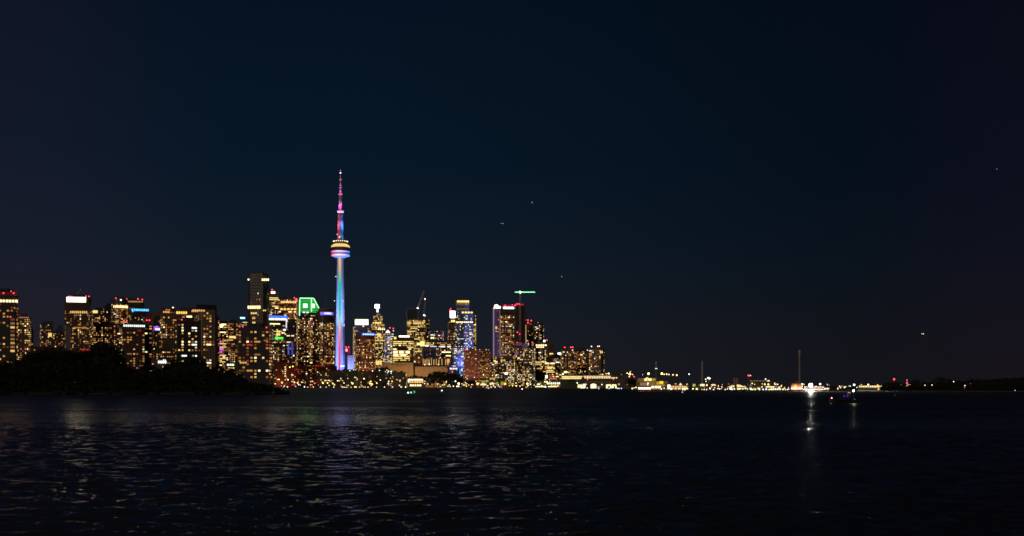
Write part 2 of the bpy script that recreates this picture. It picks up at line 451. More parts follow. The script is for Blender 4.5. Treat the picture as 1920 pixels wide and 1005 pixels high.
B('condo_tower', 'block with stacked bright yellow rooms above a magenta screen', 405, 433, 606, 2230, a=6, col=BR, p=.38, pal='gold', rows=.25,
  ex=[('panel', 411, 418, 608, 614, GLOW['b'], 'lit_lobby'), ('panel', 415, 424, 607, 609.5, GLOW['b'], 'lit_lobby'),
      ('dashes', 405, 417, 652, 656.5, MAGENTA, 'screen_panel', 4), ('dashes', 407, 416, 658, 662, MAGENTA, 'screen_panel', 3), ('dashes', 405, 415, 639, 643, VIOLET, 'screen_panel', 3), ('dashes', 413, 421, 638, 641, REDDIM, 'red_sign', 2)])
B('office_building', 'broad lit block left of the dark big windowed tower', 424, 452, 604, 2050, a=-8, col=DK, p=.40, pal='amber', rows=.22, ex=[('panel', 430, 442, 630, 634, GLOW['y'], 'lit_floor')])
B('office_tower', 'distant slim tower topped by a small sky blue sign', 448, 465, 594, 2750, col=BL, p=.30, pal='warm', top=14,
  ex=[('panel', 450.5, 459, 594.8, 597.6, emis('ice_blue_sign', (.35, .8, 1), 3.2), 'sign')])
B('tall_tower', 'tallest dark tower west of the needle with ledges at every floor', 464, 505.5, 512.5, 2310, a=-16, shape='chamfer', glassy=.9, fh=6.6, col=(.125, .105, .085), p=.07, pal='amber', slab=1.0, top=34, bay=3.0, pent=(.55, 3),
  ex=[('lamp', 466.5, 523.8, CREAM, 1.7), ('dashes', 490.5, 504.5, 522.2, 526, emis('crown_cream', (1, .85, .42), 2.6), 'crown_light', 4), ('dashes', 464, 488.5, 573, 578.5, GLOW['b'], 'window', 7),
      ('dashes', 470, 482, 585.5, 588.5, GLOW['y'], 'window', 3), ('dashes', 473, 479, 594, 598, GLOW['w'], 'window', 2), ('dashes', 473, 479, 603, 606, GLOW['y'], 'window', 2),
      ('block', 481, 489, 509, 512.4, ROOF, 'roof_box', .4), ('dashes', 493, 499, 580.5, 583, GLOW['y'], 'window', 2)])
B('office_tower', 'pale tower with a white square sign on its top corner', 503, 522.5, 546, 2720, a=8, col=(.34, .28, .26), p=.28, pal='gold', rows=.34, top=14, fh=4.2,
  ex=[('panel', 508.5, 515.5, 546.5, 550, emis('white_sign', (1, .97, .95), 4), 'sign'), ('red', 510.5, 542.8, 1.0)])
B('office_tower', 'terraced tower with long golden bands and a red corner sign', 522, 558, 560, 2740, a=-6, col=(.22, .11, .07), p=.34, pal='amber', rows=.24, fh=4.2,
  ex=[('dashes', 526, 556, 564.5, 568, emis('gold_terrace', (1, .55, .18), 1.6), 'terrace_light', 7), ('dashes', 524, 557, 578, 581, emis('gold_terrace', (1, .55, .12), 1.6), 'terrace_light', 5), ('panel', 554.5, 557, 559.5, 564.5, emis('red_sign', (1, .08, .12), 3.5), 'sign'), ('red', 551.5, 557.8, 1.0)])
B('office_tower', 'bright white gridded office with a blue light band along its top', 503, 540, 591.5, 2420, a=5, col=(.22, .20, .18), p=.62, pal='gold', rows=.45, top=16, fh=4.0, bay=4,
  ex=[('panel', 504, 539, 592, 596, BLUE, 'blue_band'), ('dashes', 504, 536, 596.8, 600, emis('white_row', (1, .92, .72), 2.6), 'crown_light', 9), ('panel', 536, 539, 597, 615, emis('lilac_white_edge', (.9, .85, 1), 1.1), 'edge_light')])
B('glass_tower', 'nearly unlit dark glass block right of the blue banded office', 538, 559, 604, 2380, a=-5, col=(.07, .08, .10), p=.06, pal='white', ex=[('block', 553, 557.5, 608, 604, plain('brown_core', (.2, .1, .08)), 'roof_core', .4)])
B('condo_tower', 'large dark front tower with wide amber windows and red roof lights', 446, 511, 613, 1340, a=-9, col=(.08, .07, .065), p=.26, pal='warm', bay=4.3, fh=4.0, zmin=12, slab=.5,
  ex=[('red', 500, 613.8, 1.4), ('red', 448, 612.5, 1.1), ('red', 454, 612.3, 1.1), ('dashes', 494, 503, 637, 639.5, GLOW['o'], 'window', 2), ('dashes', 449, 463, 678.5, 681.5, GLOW['w'], 'window', 3)])
B('office_building', 'block with a bright green sign under three yellow lit floors', 511, 536, 614, 2330, a=4, col=(.10, .09, .08), p=.34, pal='white', rows=.15,
  ex=[('panel', 515.5, 531, 632, 636, emis('green_sign', (.10, 1, .06), 1.3), 'sign'), ('dashes', 516, 527, 620, 623.4, GLOW['y'], 'lit_floor', 1), ('dashes', 516, 526, 624.8, 629, GLOW['y'], 'lit_floor', 1), ('lamp', 533.5, 618.5, COOL, 1.7)])
B('glass_tower', 'dim glass block with upright blue violet light strips', 534, 559, 622, 2318, a=-5, col=(.10, .09, .13), p=.10, pal='white',
  ex=[('panel', 539.5, 542.5, 645, 665, emis('dim_blue_strip', (.12, .22, 1), .5), 'light_strip'), ('panel', 546, 550, 640, 665, emis('dim_violet_strip', (.22, .16, .8), .3), 'light_strip'), ('dashes', 536, 553, 628.5, 630.5, emis('warm_row', (1, .75, .4), 1.4), 'lit_floor', 2), ('dashes', 536, 546, 640.5, 642.5, GLOW['y'], 'lit_floor', 1), ('dashes', 537, 552, 665.5, 669.5, emis('pale_lobby', (.85, 1, .75), 2.0), 'lobby_light', 5)])
def green_crown(e, q):
    LX, LZ, d, k = q['LX'], q['LZ'], q['d'], q['k']
    b = MB()
    P = [(560.5, 592), (600.5, 583.5), (588, 559), (562, 559)]
    yf, yb = -d/2, d/2
    b.loft([[(LX(px), y, LZ(py)) for px, py in P] for y in (yf, yb)])
    b.build('crown', plain('crown_green_glass', (.03, .16, .05), .4), e)
    for i in range(9):
        py = 562.4 + i*2.75; xr = 588 + max(0, (py - 559))*.51
        b = MB(); b.box(LX(562.5), LX(min(xr - 1.5, 599)), yf - .6, yf - .2, LZ(py + 1.25), LZ(py)); b.build('light_line', GREEN, e)
    for (xa, ya, xb, yb_) in ((561.5, 592, 562, 561.5), (584, 584, 584, 561), (562, 559.4, 588, 559.4), (588.3, 559.6, 600.5, 583)):
        b = MB(); b.rod((LX(xa), yf - 1.2, LZ(ya)), (LX(xb), yf - 1.2, LZ(yb_)), .85*k, None, 6); b.build('edge_light', GREENHI, e)
    for xa, xb in ((568.7, 576), (585.3, 590)):
        b = MB(); b.box(LX(xa), LX(xb), yf - 1.9, yf - 1.1, LZ(577), LZ(570)); b.build('sign', emis('mint_sign', (.75, 1, .62), 3.5), e)
B('office_tower', 'tower with a slanted crown outlined and striped in green light', 560, 601, 592, 2420, a=0, dr=.8, col=DK, p=.15, pal='amber', pent=None, ex=[('fn', green_crown)])
B('condo_tower', 'dark stepped condo full of tiny warm windows below the green crown', 556, 594.5, 593, 2252, a=6, col=(.12, .08, .06), p=.34, pal='warm', bay=2.9, fh=3.3,
  ex=[('tier', 565, 580, 584.5, 593, facade(DK, 3.3, 2.9), 'upper_storeys', .6, .3), ('panel', 579.5, 585, 604, 608, emis('dull_red', (1, .04, .06), .45), 'red_sign'), ('dashes', 566, 580, 584.4, 586.5, GLOW['c'], 'roof_light', 2), ('tier', 580, 592, 588, 593, facade(DK, 3.3, 2.9), 'upper_storeys', .6, .7)])
B('round_tower', 'round condo with a violet blue glowing ring below its drum roof', 593, 627, 583.5, 2256, shape='round', col=(.16, .10, .075), p=.30, pal='warm', bay=2.9, fh=3.3, top=24, pent=None,
  ex=[('panel', 598, 622, 585, 590.5, emis('violet_blue_ring', (.20, .16, 1), 1.2), 'ring_light'), ('dashes', 604, 618, 586, 589, emis('lilac_ring', (.6, .6, 1), 2.2), 'ring_light', 4),
      ('fn', lambda e, q: [MB.build(_drum(q), 'drum_roof', plain('brown_drum', (.30, .20, .12)), e)]), ('mast', 611, 552, .45)])
def _drum(q):
    b = MB(); r = q['w']*.40
    b.lathe([(r, q['H'] - .5), (r, q['H'] + 3.2), (r*1.06, q['H'] + 3.3), (r*1.06, q['H'] + 5.2), (r, q['H'] + 5.3), (r*.95, q['H'] + 7)], 32)
    return b
B('low_building', 'long podium with a red lit frontage beneath the round condo', 546, 632, 686, 2228, a=0, col=(.22, .06, .045), p=.14, pal='amber', dmax=16, pent=None,
  ex=[('dashes', 588, 612, 684, 687.5, emis('dim_red_canopy', (1, .07, .05), .22), 'canopy_light', 2), ('dashes', 612, 625, 679.8, 682, emis('orange_row', (1, .35, .08), .7), 'canopy_light', 6),
      ('dashes', 550, 564, 692, 694.6, emis('dim_red_line', (1, .05, .05), .25), 'canopy_light', 1)])
B('condo_block', 'reddish brown quayside block with one column of lit stairwell windows', 512, 548, 679, 2215, a=5, col=(.20, .08, .06), p=.13, pal='amber', pent=(.4, 2), dmax=20,
  ex=[('panel', 534, 535.6, 687.2, 689, GLOW['b'], 'window'), ('panel', 534, 535.6, 691.4, 693.2, GLOW['b'], 'window'), ('panel', 534, 535.6, 695.6, 697.4, GLOW['b'], 'window'), ('panel', 534, 535.6, 699.8, 701.6, GLOW['b'], 'window'), ('panel', 534, 535.6, 704, 705.8, GLOW['b'], 'window')])
B('condo_block', 'dark columned base block just right of the island trees', 474, 514, 690, 1900, a=-4, col=(.12, .12, .11), p=.16, pal='white', bay=5.5, dmax=20, zmin=6)
# east of the needle
B('office_block', 'small distant block with a red sign beside the foot of the needle', 647, 657.5, 652, 2960, col=(.24, .10, .12), p=.05, pal='rose', dmax=16,
  ex=[('panel', 648, 651.2, 654, 659, emis('red_logo', (1, .25, .3), 3.0), 'sign'), ('panel', 651.6, 656, 653, 663, emis('red_wall_light', (1, .04, .08), .3), 'red_sign'), ('red', 649, 650.5, .6), ('red', 654, 650.7, .7)])
B('office_block', 'low building with a pale violet patterned mural wall', 650, 664, 667, 2700, col=(.22, .17, .17), p=0, pal='rose', dmax=14, pent=None,
  ex=[('dashes', 650.5, 663, 668, 672, emis('lilac_mural', (.8, .65, .9), .30), 'mural_light', 3), ('dashes', 650.5, 663, 674, 677.5, emis('lilac_mural', (.8, .65, .9), .34), 'mural_light', 5), ('dashes', 651, 663, 680, 682.5, emis('pink_mural', (1, .7, .8), .5), 'mural_light', 4)])
B('office_tower', 'tower with a broad white glowing crown and a blank upper wall', 662, 694, 609, 2980, a=5, col=(.27, .23, .21), p=.42, pal='gold', top=4, blank=[(669, 687, 611, 626)], pent=None,
  ex=[('block', 667, 691, 598.5, 609, emis('glowing_crown', (.92, 1, .62), 1.7), 'crown', .8), ('dashes', 667.5, 690, 603, 608.5, emis('crown_bright', (1, 1, .78), 5.0), 'crown_light', 6), ('lamp', 681, 611.5, CREAM, 1.1)])
B('round_tower', 'round red brown condo with a deep blue ring under its roof', 667, 703.5, 624, 2290, shape='round', col=(.30, .11, .075), p=.27, pal='warm', bay=3.2, fh=3.4, top=12, pent=None,
  ex=[('panel', 675, 702, 624.6, 628.6, emis('deep_blue_ring', (.04, .10, 1), 1.0), 'ring_light'), ('dashes', 676, 699, 625.4, 628, emis('blue_white_ring', (.3, .5, 1), 2.6), 'ring_light', 7), ('dashes', 669, 700, 689.5, 691.3, GLOW['o'], 'canopy_light', 6)])
B('tiered_tower', 'tiered golden tower topped by a white lantern on a short stem', 694, 723, 619, 3080, a=5, col=(.22, .17, .11), p=.40, pal='gold', rows=.2, fh=4.2, pent=None,
  ex=[('tier', 696, 721, 606, 619, facade((.26, .17, .08), 4.2, 3.6), 'middle_tier', .85, .75), ('tier', 700, 718, 592, 606, facade((.2, .15, .1), 4.2, 3.6), 'upper_tier', .7, .5), ('tier', 706.5, 714, 585, 592, facade(TN, 4.2, 3.6), 'top_tier', .5, .85),
      ('block', 707, 710.3, 577, 585, emis('lantern_stem', (.75, 1, 1), 2.0), 'lantern_stem', .12), ('block', 704, 712, 570.2, 577, emis('lantern', (.88, 1, .95), 6), 'lantern', .3), ('mast', 708, 567.5, .8),
      ('dashes', 707, 714, 625, 632, GLOW['y'], 'lit_floor', 2), ('dashes', 698, 715, 604.5, 606.5, emis('terrace_gold', (1, .72, .22), 2.0), 'terrace_light', 4), ('dashes', 704, 716, 676, 684, GLOW['y'], 'lit_floor', 3), ('dashes', 708, 722, 616, 618.3, GLOW['b'], 'terrace_light', 4)])
B('office_tower', 'slim bluish tower with a small white lit pyramid roof', 721, 740.5, 627, 2860, a=6, col=(.13, .16, .24), p=.42, pal='blue', bay=3, pent=None,
  ex=[('pyramid', 723.5, 731.8, 618.5, 623.4, emis('white_pyramid', (.95, 1, .95), 3.0), 'pyramid_roof'), ('block', 723, 733, 623.4, 627, facade(TN), 'roof_block', .6), ('dashes', 721, 736, 625.6, 627, GLOW['w'], 'terrace_light', 4), ('red', 731.5, 614.5, .9), ('red', 737.8, 615.5, 1.0), ('lamp', 738, 620, CREAM, .8), ('lamp', 737, 626.5, CREAM, .9), ('mast', 738, 615.5, .5)])
B('office_building', 'wide office of solid yellow lit floors under a white roof bar', 735, 776, 632, 2560, a=3, col=(.20, .18, .14), p=.4, pal='gold', rows=.78, fh=4.4, top=10, pent=None, blank=[(752, 764, 648, 655)],
  ex=[('panel', 748, 768, 629.5, 632, emis('white_roof_bar', (1, .90, .76), 3.6), 'roof_light'), ('panel', 738.7, 743, 631.8, 636, emis('yellow_logo', (1, .66, .10), 1.5), 'sign'), ('dashes', 736, 770, 658, 662.5, GLOW['b'], 'lit_floor', 3), ('dashes', 736, 762, 664, 667, GLOW['b'], 'lit_floor', 2)])
def glass_top(e, q):
    LX, LZ, d = q['LX'], q['LZ'], q['d']
    b = MB(); b.box(LX(763), LX(784), -d*.4, d*.4, q['H'] - .6, LZ(579)); b.build('glass_screen', plain('green_grey_glass', (.05, .085, .075), .35), e)
    for xa, ya, xb, yb_ in ((763, 579, 784, 579), (763, 579, 763, 640), (784, 579, 784, 597)):
        b = MB(); b.rod((LX(xa), -d*.5 - .6, LZ(ya)), (LX(xb), -d*.5 - .6, LZ(yb_)), .7); b.build('frame', plain('pale_frame', (.45, .5, .45)), e)
B('office_tower', 'gold lit tower under construction with an empty glass screen on top', 762, 797.5, 596.5, 2830, a=0, dr=.6, col=(.20, .15, .09), p=.55, pal='gold', rows=.22, fh=4.0, top=2, pent=None, blank=[(768, 779, 608, 612)],
  ex=[('fn', glass_top), ('lamp', 768, 581, COOL, 1.0), ('lamp', 782, 592, CREAM, 1.2), ('lamp', 795, 590.5, COOL, 1.3), ('lamp', 797, 591.5, CREAM, 1.0)])
B('office_tower', 'dim copper side tower joined to the gold construction tower', 796.5, 805.5, 598, 2890, col=(.22, .12, .08), p=.34, pal='rose', dmax=30, bay=3, pent=None)
B('office_building', 'office with one square yellow lit atrium high on its front', 776, 802, 639, 2420, a=4, col=(.20, .15, .15), p=.45, pal='gold', rows=.3, pent=None,
  ex=[('panel', 788, 796, 640, 649, emis('yellow_atrium', (1, .86, .20), 1.5), 'lit_atrium'), ('panel', 782, 786.5, 643, 647, GLOW['b'], 'lit_room'), ('dashes', 796, 805, 647, 649.5, GLOW['c'], 'lit_floor', 1)])
B('glass_tower', 'teal and magenta tinted glass tower with few lit rooms', 806, 832, 618, 2740, a=-4, col=(.10, .15, .20), p=.16, pal='blue',
  ex=[('dashes', 816, 831, 626, 628, emis('magenta_floor', (.6, .1, .5), .25), 'lit_floor', 3), ('panel', 828, 831, 629, 632.5, REDDIM, 'red_sign'), ('dashes', 807, 814, 632, 635, GLOW['b'], 'lit_floor', 2), ('dashes', 807, 813, 627, 629, GLOW['c'], 'lit_floor', 2)])
B('office_building', 'long terraced office with rows of white lit floors', 799, 846, 640, 2520, a=3, col=(.16, .13, .10), p=.42, pal='white', rows=.5, fh=4.2, pent=(.5, 3))
B('office_building', 'dim blue glass slab behind the lit colonnade', 792, 826, 650, 2340, a=3, col=(.12, .14, .30), p=.16, pal='rose', pent=None,
  ex=[('pyramid', 799, 806, 655, 663, GOLD if False else plain('pale_gable', (.5, .38, .25)), 'gable')])
B('office_tower', 'slim dark tower with a bright white square lantern at its top', 841.5, 854.5, 596, 2800, a=4, col=(.14, .10, .09), p=.36, pal='gold', pent=None, top=10,
  ex=[('block', 844.2, 853.4, 583, 595.9, emis('square_lantern', (1, .96, .86), 6), 'lantern', .6), ('red', 845, 579, .8), ('red', 843.8, 582, .8), ('dashes', 845, 853, 600, 604, emis('gold_room', (1, .7, .15), 2), 'lit_floor', 2)])
B('office_block', 'grey shouldered block before the white lantern tower', 839.5, 853, 605.5, 2640, col=(.22, .20, .21), p=.30, pal='warm', top=16, pent=None)
def blue_uplight(e, q): pass
B('glass_tower', 'tall blue lit tower with gold rings on its cap and shoulder', 854, 887.5, 588, 2390, a=0, dr=.8, col=(.13, .20, .46), p=.26, pal='blue', bay=2.9, fh=3.4, glassy=.35, pent=None,
  ex=[('tier', 855, 880, 572, 588, facade((.13, .20, .46), 3.4, 2.9, .35), 'upper_storeys', .8, .06), ('block', 855, 880, 564, 572, plain('grey_louvre', (.42, .40, .38)), 'cap', .8),
      ('dashes', 856.5, 879.5, 563.5, 566.8, emis('cap_ring', (1, .70, .16), 2.2), 'ring_light', 6), ('dashes', 865, 887, 584.6, 587.2, emis('shoulder_ring', (1, .74, .2), 2.0), 'ring_light', 4), ('dashes', 855, 887, 603, 605, GLOW['b'], 'lit_floor', 9), ('dashes', 856, 879, 578.5, 580.3, GLOW['e'], 'lit_floor', 6)])
B('condo_tower', 'dark condo edge studded with rooms along the side of the blue tower', 884, 893, 590, 2500, col=(.13, .10, .07), p=.5, pal='gold', bay=3, dmax=25, pent=None)
B('office_building', 'lower blue glass block in front of the gold ringed tower', 847.5, 870, 650, 2330, a=3, col=(.14, .17, .42), p=.36, pal='blue', glassy=.35, pent=None, dmax=30)
# condos and offices toward the harbour mouth
B('condo_tower', 'pink brick slab with evenly spread lit rooms', 869, 899, 656, 2235, a=9, col=(.52, .20, .15), p=.20, pal='warm', bay=3.0, fh=3.2, glassy=.25, pent=(.4, 3), ex=[('red', 874, 655.4, .5)])
B('condo_tower', 'dark brown slab beside the pink brick slab with pale roof lights', 898, 920, 656, 2270, a=9, col=(.22, .12, .085), p=.30, pal='amber', bay=3.0, fh=3.2,
  ex=[('lamp', 900, 655.5, emis('pale_roof_lamp', (1, .8, .7), 1.4), .8), ('lamp', 912, 655.5, emis('pale_roof_lamp', (1, .8, .7), 1.4), .9), ('lamp', 917, 656, emis('pale_roof_lamp', (1, .8, .7), 1.4), .8)])
def wedge(e, q):
    LX, LZ, d = q['LX'], q['LZ'], q['d']
    b = MB(); b.loft([[(LX(px), y, LZ(py)) for px, py in ((929.5, 577.4), (941, 577.4), (930.5, 570.6))] for y in (-d/2 - .4, d/2*.4)]); b.build('lit_wedge', emis('wedge_light', (1, .86, .66), 6), e)
    b = MB(); b.loft([[(LX(px), y, LZ(py)) for px, py in ((925, 579), (927.5, 579), (929.4, 571), (927.5, 571))] for y in (-d/2 - .4, d/2*.2)]); b.build('lit_fin', emis('fin_light', (1, .82, .6), 2.0), e)
B('condo_tower', 'slab with lilac lit edges and a bright white wedge on its roof', 924, 940.5, 578, 2480, a=0, dr=1.0, col=(.22, .14, .20), p=.26, pal='rose', pent=None, bay=2.8,
  ex=[('fn', wedge), ('panel', 924.4, 926.6, 579, 668, emis('lilac_edge', (.72, .48, .78), .36), 'edge_light'), ('panel', 936, 937.6, 580, 668, emis('rose_edge', (.75, .36, .40), .22), 'edge_light'), ('panel', 927, 932.5, 581, 668, emis('dim_lilac_glass', (.34, .25, .52), .10), 'light_strip'), ('dashes', 928, 933, 612, 617, GLOW['w'], 'window', 1), ('dashes', 928, 933, 620.5, 622, GLOW['w'], 'window', 1)])
B('condo_tower', 'wide warm condo with a white bar of light across its top', 938, 966.5, 573.5, 2440, a=4, col=(.13, .095, .07), p=.34, pal='warm', bay=2.9, fh=3.4, top=22, pent=None,
  ex=[('panel', 943.5, 963.5, 575.5, 579, emis('ice_white_bar', (.88, .97, 1), 3.0), 'crown_light'), ('panel', 942, 966, 572, 573.4, REDDIM, 'roof_glow'), ('red', 948, 572, .7), ('red', 946.3, 574, .6), ('red', 961, 571.8, .7)])
B('condo_tower', 'dark unfinished tower under the green lit crane', 964, 985.5, 569.5, 2360, a=8, col=(.13, .085, .075), p=.10, pal='amber', bay=3, fh=3.5, top=170, slab=.8, pent=None,
  ex=[('panel', 965, 982, 570, 572, REDDIM, 'roof_glow'), ('red', 969.3, 570, 1.0), ('red', 973.5, 570, 1.0), ('red', 963.5, 572.4, .7), ('red', 970, 623, 1.2), ('red', 974.5, 626.5, 1.0)])
B('condo_tower', 'brown tower with red lit roof and a lit strip down its side', 984.5, 1000.5, 602.5, 2650, a=-7, col=(.20, .11, .085), p=.07, pal='warm', pent=(.6, 4),
  ex=[('red', 984.8, 600, .9), ('red', 989.5, 600, 1.1), ('red', 995.8, 601, .8), ('red', 990, 605, .7), ('panel', 985.6, 986.6, 609, 645, emis('warm_strip', (1, .62, .25), .8), 'light_strip')])
B('condo_tower', 'speckled condo at the eastern shoulder with rounded dark side', 999.5, 1020, 607, 2720, a=-8, shape='chamfer', col=(.17, .12, .08), p=.36, pal='white', bay=3.2, ex=[('lamp', 1008.5, 604.5, emis('faint_lamp', (1, .9, .8), .8), .6)])
B('condo_building', 'broad front condo with pinkish terraces on its stepped roof', 926, 966, 672, 2245, a=5, col=(.16, .13, .10), p=.34, pal='white', bay=3, fh=3.2, dmax=26, pent=None,
  ex=[('tier', 940, 962, 667, 672, facade((.30, .24, .26), 3.2, 3), 'upper_storeys', .6, .15), ('dashes', 924.5, 930, 675, 678.2, GLOW['y'], 'lit_floor', 1), ('dashes', 938, 948, 674, 677.5, GLOW['w'], 'lit_floor', 2), ('dashes', 945, 952, 699, 702, COOL, 'canopy_light', 1), ('dashes', 949, 956, 693, 696.5, GLOW['a'], 'lit_room', 2)])
B('condo_building', 'condo with magenta lit penthouse corners and a red roof light', 964, 1000, 651, 2300, a=-6, col=(.17, .11, .09), p=.34, pal='white', bay=3, fh=3.2,
  ex=[('panel', 966, 972, 659, 664.5, emis('magenta_glow', (.75, .16, .6), .35), 'penthouse_light'), ('panel', 980, 990, 644, 652, emis('dusk_violet_glow', (.4, .22, .5), .16), 'penthouse_light'), ('panel', 967, 979, 642, 648, emis('rose_glow', (.6, .2, .3), .2), 'penthouse_light'), ('red', 974.5, 644, 1.0), ('red', 977, 643, .8), ('red', 1001, 642, .8), ('red', 969.5, 642, .8)])
B('condo_building', 'dark low condo speckled with tiny white rooms on the quay', 957, 1003, 686, 2222, a=4, col=(.12, .10, .085), p=.36, pal='white', bay=2.8, fh=3.1, dmax=20, pent=None)
B('office_tower', 'office with two bright top floors below a white square sign', 1002, 1027, 643.5, 2430, a=4, col=(.16, .14, .12), p=.28, pal='white', rows=.16, fh=4.0, top=12, pent=(.4, 3),
  ex=[('lamp', 1020.8, 639.2, emis('white_square_sign', (.80, .84, 1), 4.5), 1.9), ('red', 1025.5, 637.5, .9), ('dashes', 1004, 1025, 646, 648.5, GLOW['b'], 'lit_floor', 5), ('dashes', 1005, 1020, 649.8, 651.8, GLOW['b'], 'lit_floor', 4), ('dashes', 1003.5, 1025, 678, 680, GLOW['y'], 'lit_floor', 6), ('dashes', 1003.5, 1016, 681.5, 684.5, GLOW['w'], 'lit_floor', 5), ('dashes', 1006.5, 1016, 690, 692, GLOW['w'], 'lit_floor', 4), ('dashes', 1016.5, 1025, 696, 697.2, GLOW['y'], 'lit_floor', 1)])
B('office_tower', 'dull orange slab with one yellow lit floor halfway down', 1026, 1038.5, 646.5, 2560, col=(.34, .17, .07), p=.07, pal='amber', dmax=24,
  ex=[('dashes', 1028.5, 1037.5, 662.2, 664.2, emis('gold_floor', (1, .68, .2), 1.6), 'lit_floor', 1)])
B('office_building', 'low office with two yellow lit floors under a flat roof', 1024, 1041.5, 679, 2330, a=-3, col=(.22, .18, .06), p=.45, pal='gold', rows=.5, fh=3.8, dmax=24, pent=None,
  ex=[('dashes', 1020, 1041, 680.4, 682.4, emis('yellow_white_floor', (1, .9, .42), 2.4), 'lit_floor', 2), ('dashes', 1026, 1040.5, 689, 691.5, GLOW['y'], 'lit_floor', 3)])
B('condo_building', 'condo with a glowing white sign standing on its roof', 1037, 1053, 668, 2510, a=4, col=(.18, .12, .08), p=.40, pal='amber',
  ex=[('block', 1046, 1052, 661.5, 665, emis('white_roof_sign', (.92, .96, 1), 4.5), 'sign', .1), ('mast', 1047, 665, .5), ('mast', 1051, 665, .5), ('panel', 1042, 1049, 678.4, 680.2, GLOW['c'], 'lit_floor')])
B('low_building', 'orange lit street front below the yellow floored office', 1026, 1054, 698, 2200, a=2, col=(.34, .15, .06), p=.34, pal='amber', dmax=16, pent=None, ex=[('dashes', 1033, 1043, 709.5, 711, emis('pink_street_row', (1, .3, .2), .9), 'canopy_light', 4)])
B('condo_tower', 'condo with a pair of red lights at its roof corners', 1051.5, 1077, 655.5, 2210, a=7, col=(.20, .14, .10), p=.34, pal='warm', bay=3, fh=3.2, ex=[('red', 1059.2, 651.2, 1.2), ('red', 1071, 651, 1.0), ('red', 1074.3, 651, 1.2), ('lamp', 1073.3, 656.5, emis('peach_lamp', (1, .6, .4), 2.5), 1.0), ('dashes', 1054, 1059, 659, 661, GLOW['y'], 'window', 1)])
B('condo_tower', 'plain darker condo between two taller lighted ones', 1075.5, 1101, 656, 2290, a=4, col=(.12, .09, .085), p=.28, pal='warm', bay=3, fh=3.2, pent=(.6, 5))
B('condo_tower', 'easternmost condo tower with three pale lights on its roof', 1099, 1134, 653.5, 2220, a=-7, shape='chamfer', col=(.18, .125, .085), p=.27, pal='warm', bay=3.1, fh=3.2,
  ex=[('lamp', 1108.4, 649.2, emis('rose_white_lamp', (1, .75, .75), 3), 1.0), ('lamp', 1120.4, 649, emis('rose_white_lamp', (1, .75, .75), 3), .9), ('lamp', 1123.2, 649, emis('rose_white_lamp', (1, .75, .75), 3), .9), ('lamp', 1101.5, 656.5, emis('peach_lamp', (1, .6, .4), 2.5), .9), ('dashes', 1125, 1130, 658, 662.5, GLOW['y'], 'window', 2)])

B('low_building', 'low building with a glaring cool white front over the island trees', 284, 313, 674, 1450, a=0, col=(.16, .16, .16), p=.06, pal='white', dmax=16, pent=None,
  ex=[('dashes', 296, 312, 676.5, 681, emis('cool_white_front', (.86, 1, .95), 2.2), 'lit_front', 4), ('dashes', 305, 311, 674, 676, GLOW['c'], 'lit_front', 2)])
B('low_building', 'low building with two greenish white rows beside the island slope', 422, 447, 680, 1500, a=0, col=(.14, .14, .12), p=.2, pal='amber', dmax=16, pent=None,
  ex=[('dashes', 425, 439, 682.5, 685.5, emis('green_white_front', (.88, 1, .72), 2.0), 'lit_front', 3), ('dashes', 427, 440, 689, 691, GLOW['y'], 'lit_front', 3)])
B('concrete_pillar', 'plain grey unlit pillar rising before the ribbed cream crowned tower', 122.5, 132.5, 612, 1230, a=0, col=(.20, .21, .22), p=0, dmax=8, pent=None, glassy=0, slab=.02)
for lab, x0_, x1_, yt_, D_, c_, p_, pl_ in (
  ('half hidden brown tower filling in below the bright cornered tower', 174, 230, 606, 2000, (.15, .10, .08), .26, 'warm'),
  ('low dark tower squeezed in right of the purple sign', 287, 303, 634, 1850, (.13, .09, .08), .24, 'amber'),
  ('half hidden tower behind the magenta screen block', 396, 436, 632, 2320, (.15, .11, .08), .30, 'warm'),
  ('hidden tower showing amber rooms left of the big dark front tower', 432, 452, 640, 1900, (.14, .10, .08), .32, 'amber'),
  ('low tower below the violet light strips', 530, 556, 668, 2275, (.16, .10, .08), .26, 'warm'),
  ('low block with many amber rooms under the bright gridded office', 506, 534, 650, 2290, (.16, .11, .09), .30, 'warm'),
  ('brown block behind the speckled low condo of the quay', 906, 930, 676, 2330, (.18, .12, .08), .32, 'warm'),
  ('plain lit block between the magenta penthouses and the white square sign', 992, 1010, 662, 2560, (.16, .12, .09), .34, 'warm'),
  ('small lit block below the dull orange slab', 1036, 1056, 684, 2380, (.20, .12, .07), .36, 'amber'),
  ('low lit block right of the easternmost yellow logo office', 768, 782, 655, 2460, (.18, .13, .08), .40, 'gold'),
  ('low amber block at the foot of the ribbed cream crowned tower', 166, 226, 646, 1720, (.15, .11, .08), .22, 'warm'),
  ('low amber block at the foot of the stepped roof tower', 284, 332, 655, 1700, (.15, .11, .08), .20, 'amber')):
    B('condo_block', lab, x0_, x1_, yt_, D_, a=rnd.choice((-7, 5, 9)), col=c_, p=p_, pal=pl_, bay=3, dmax=24, pent=(.5, 3))
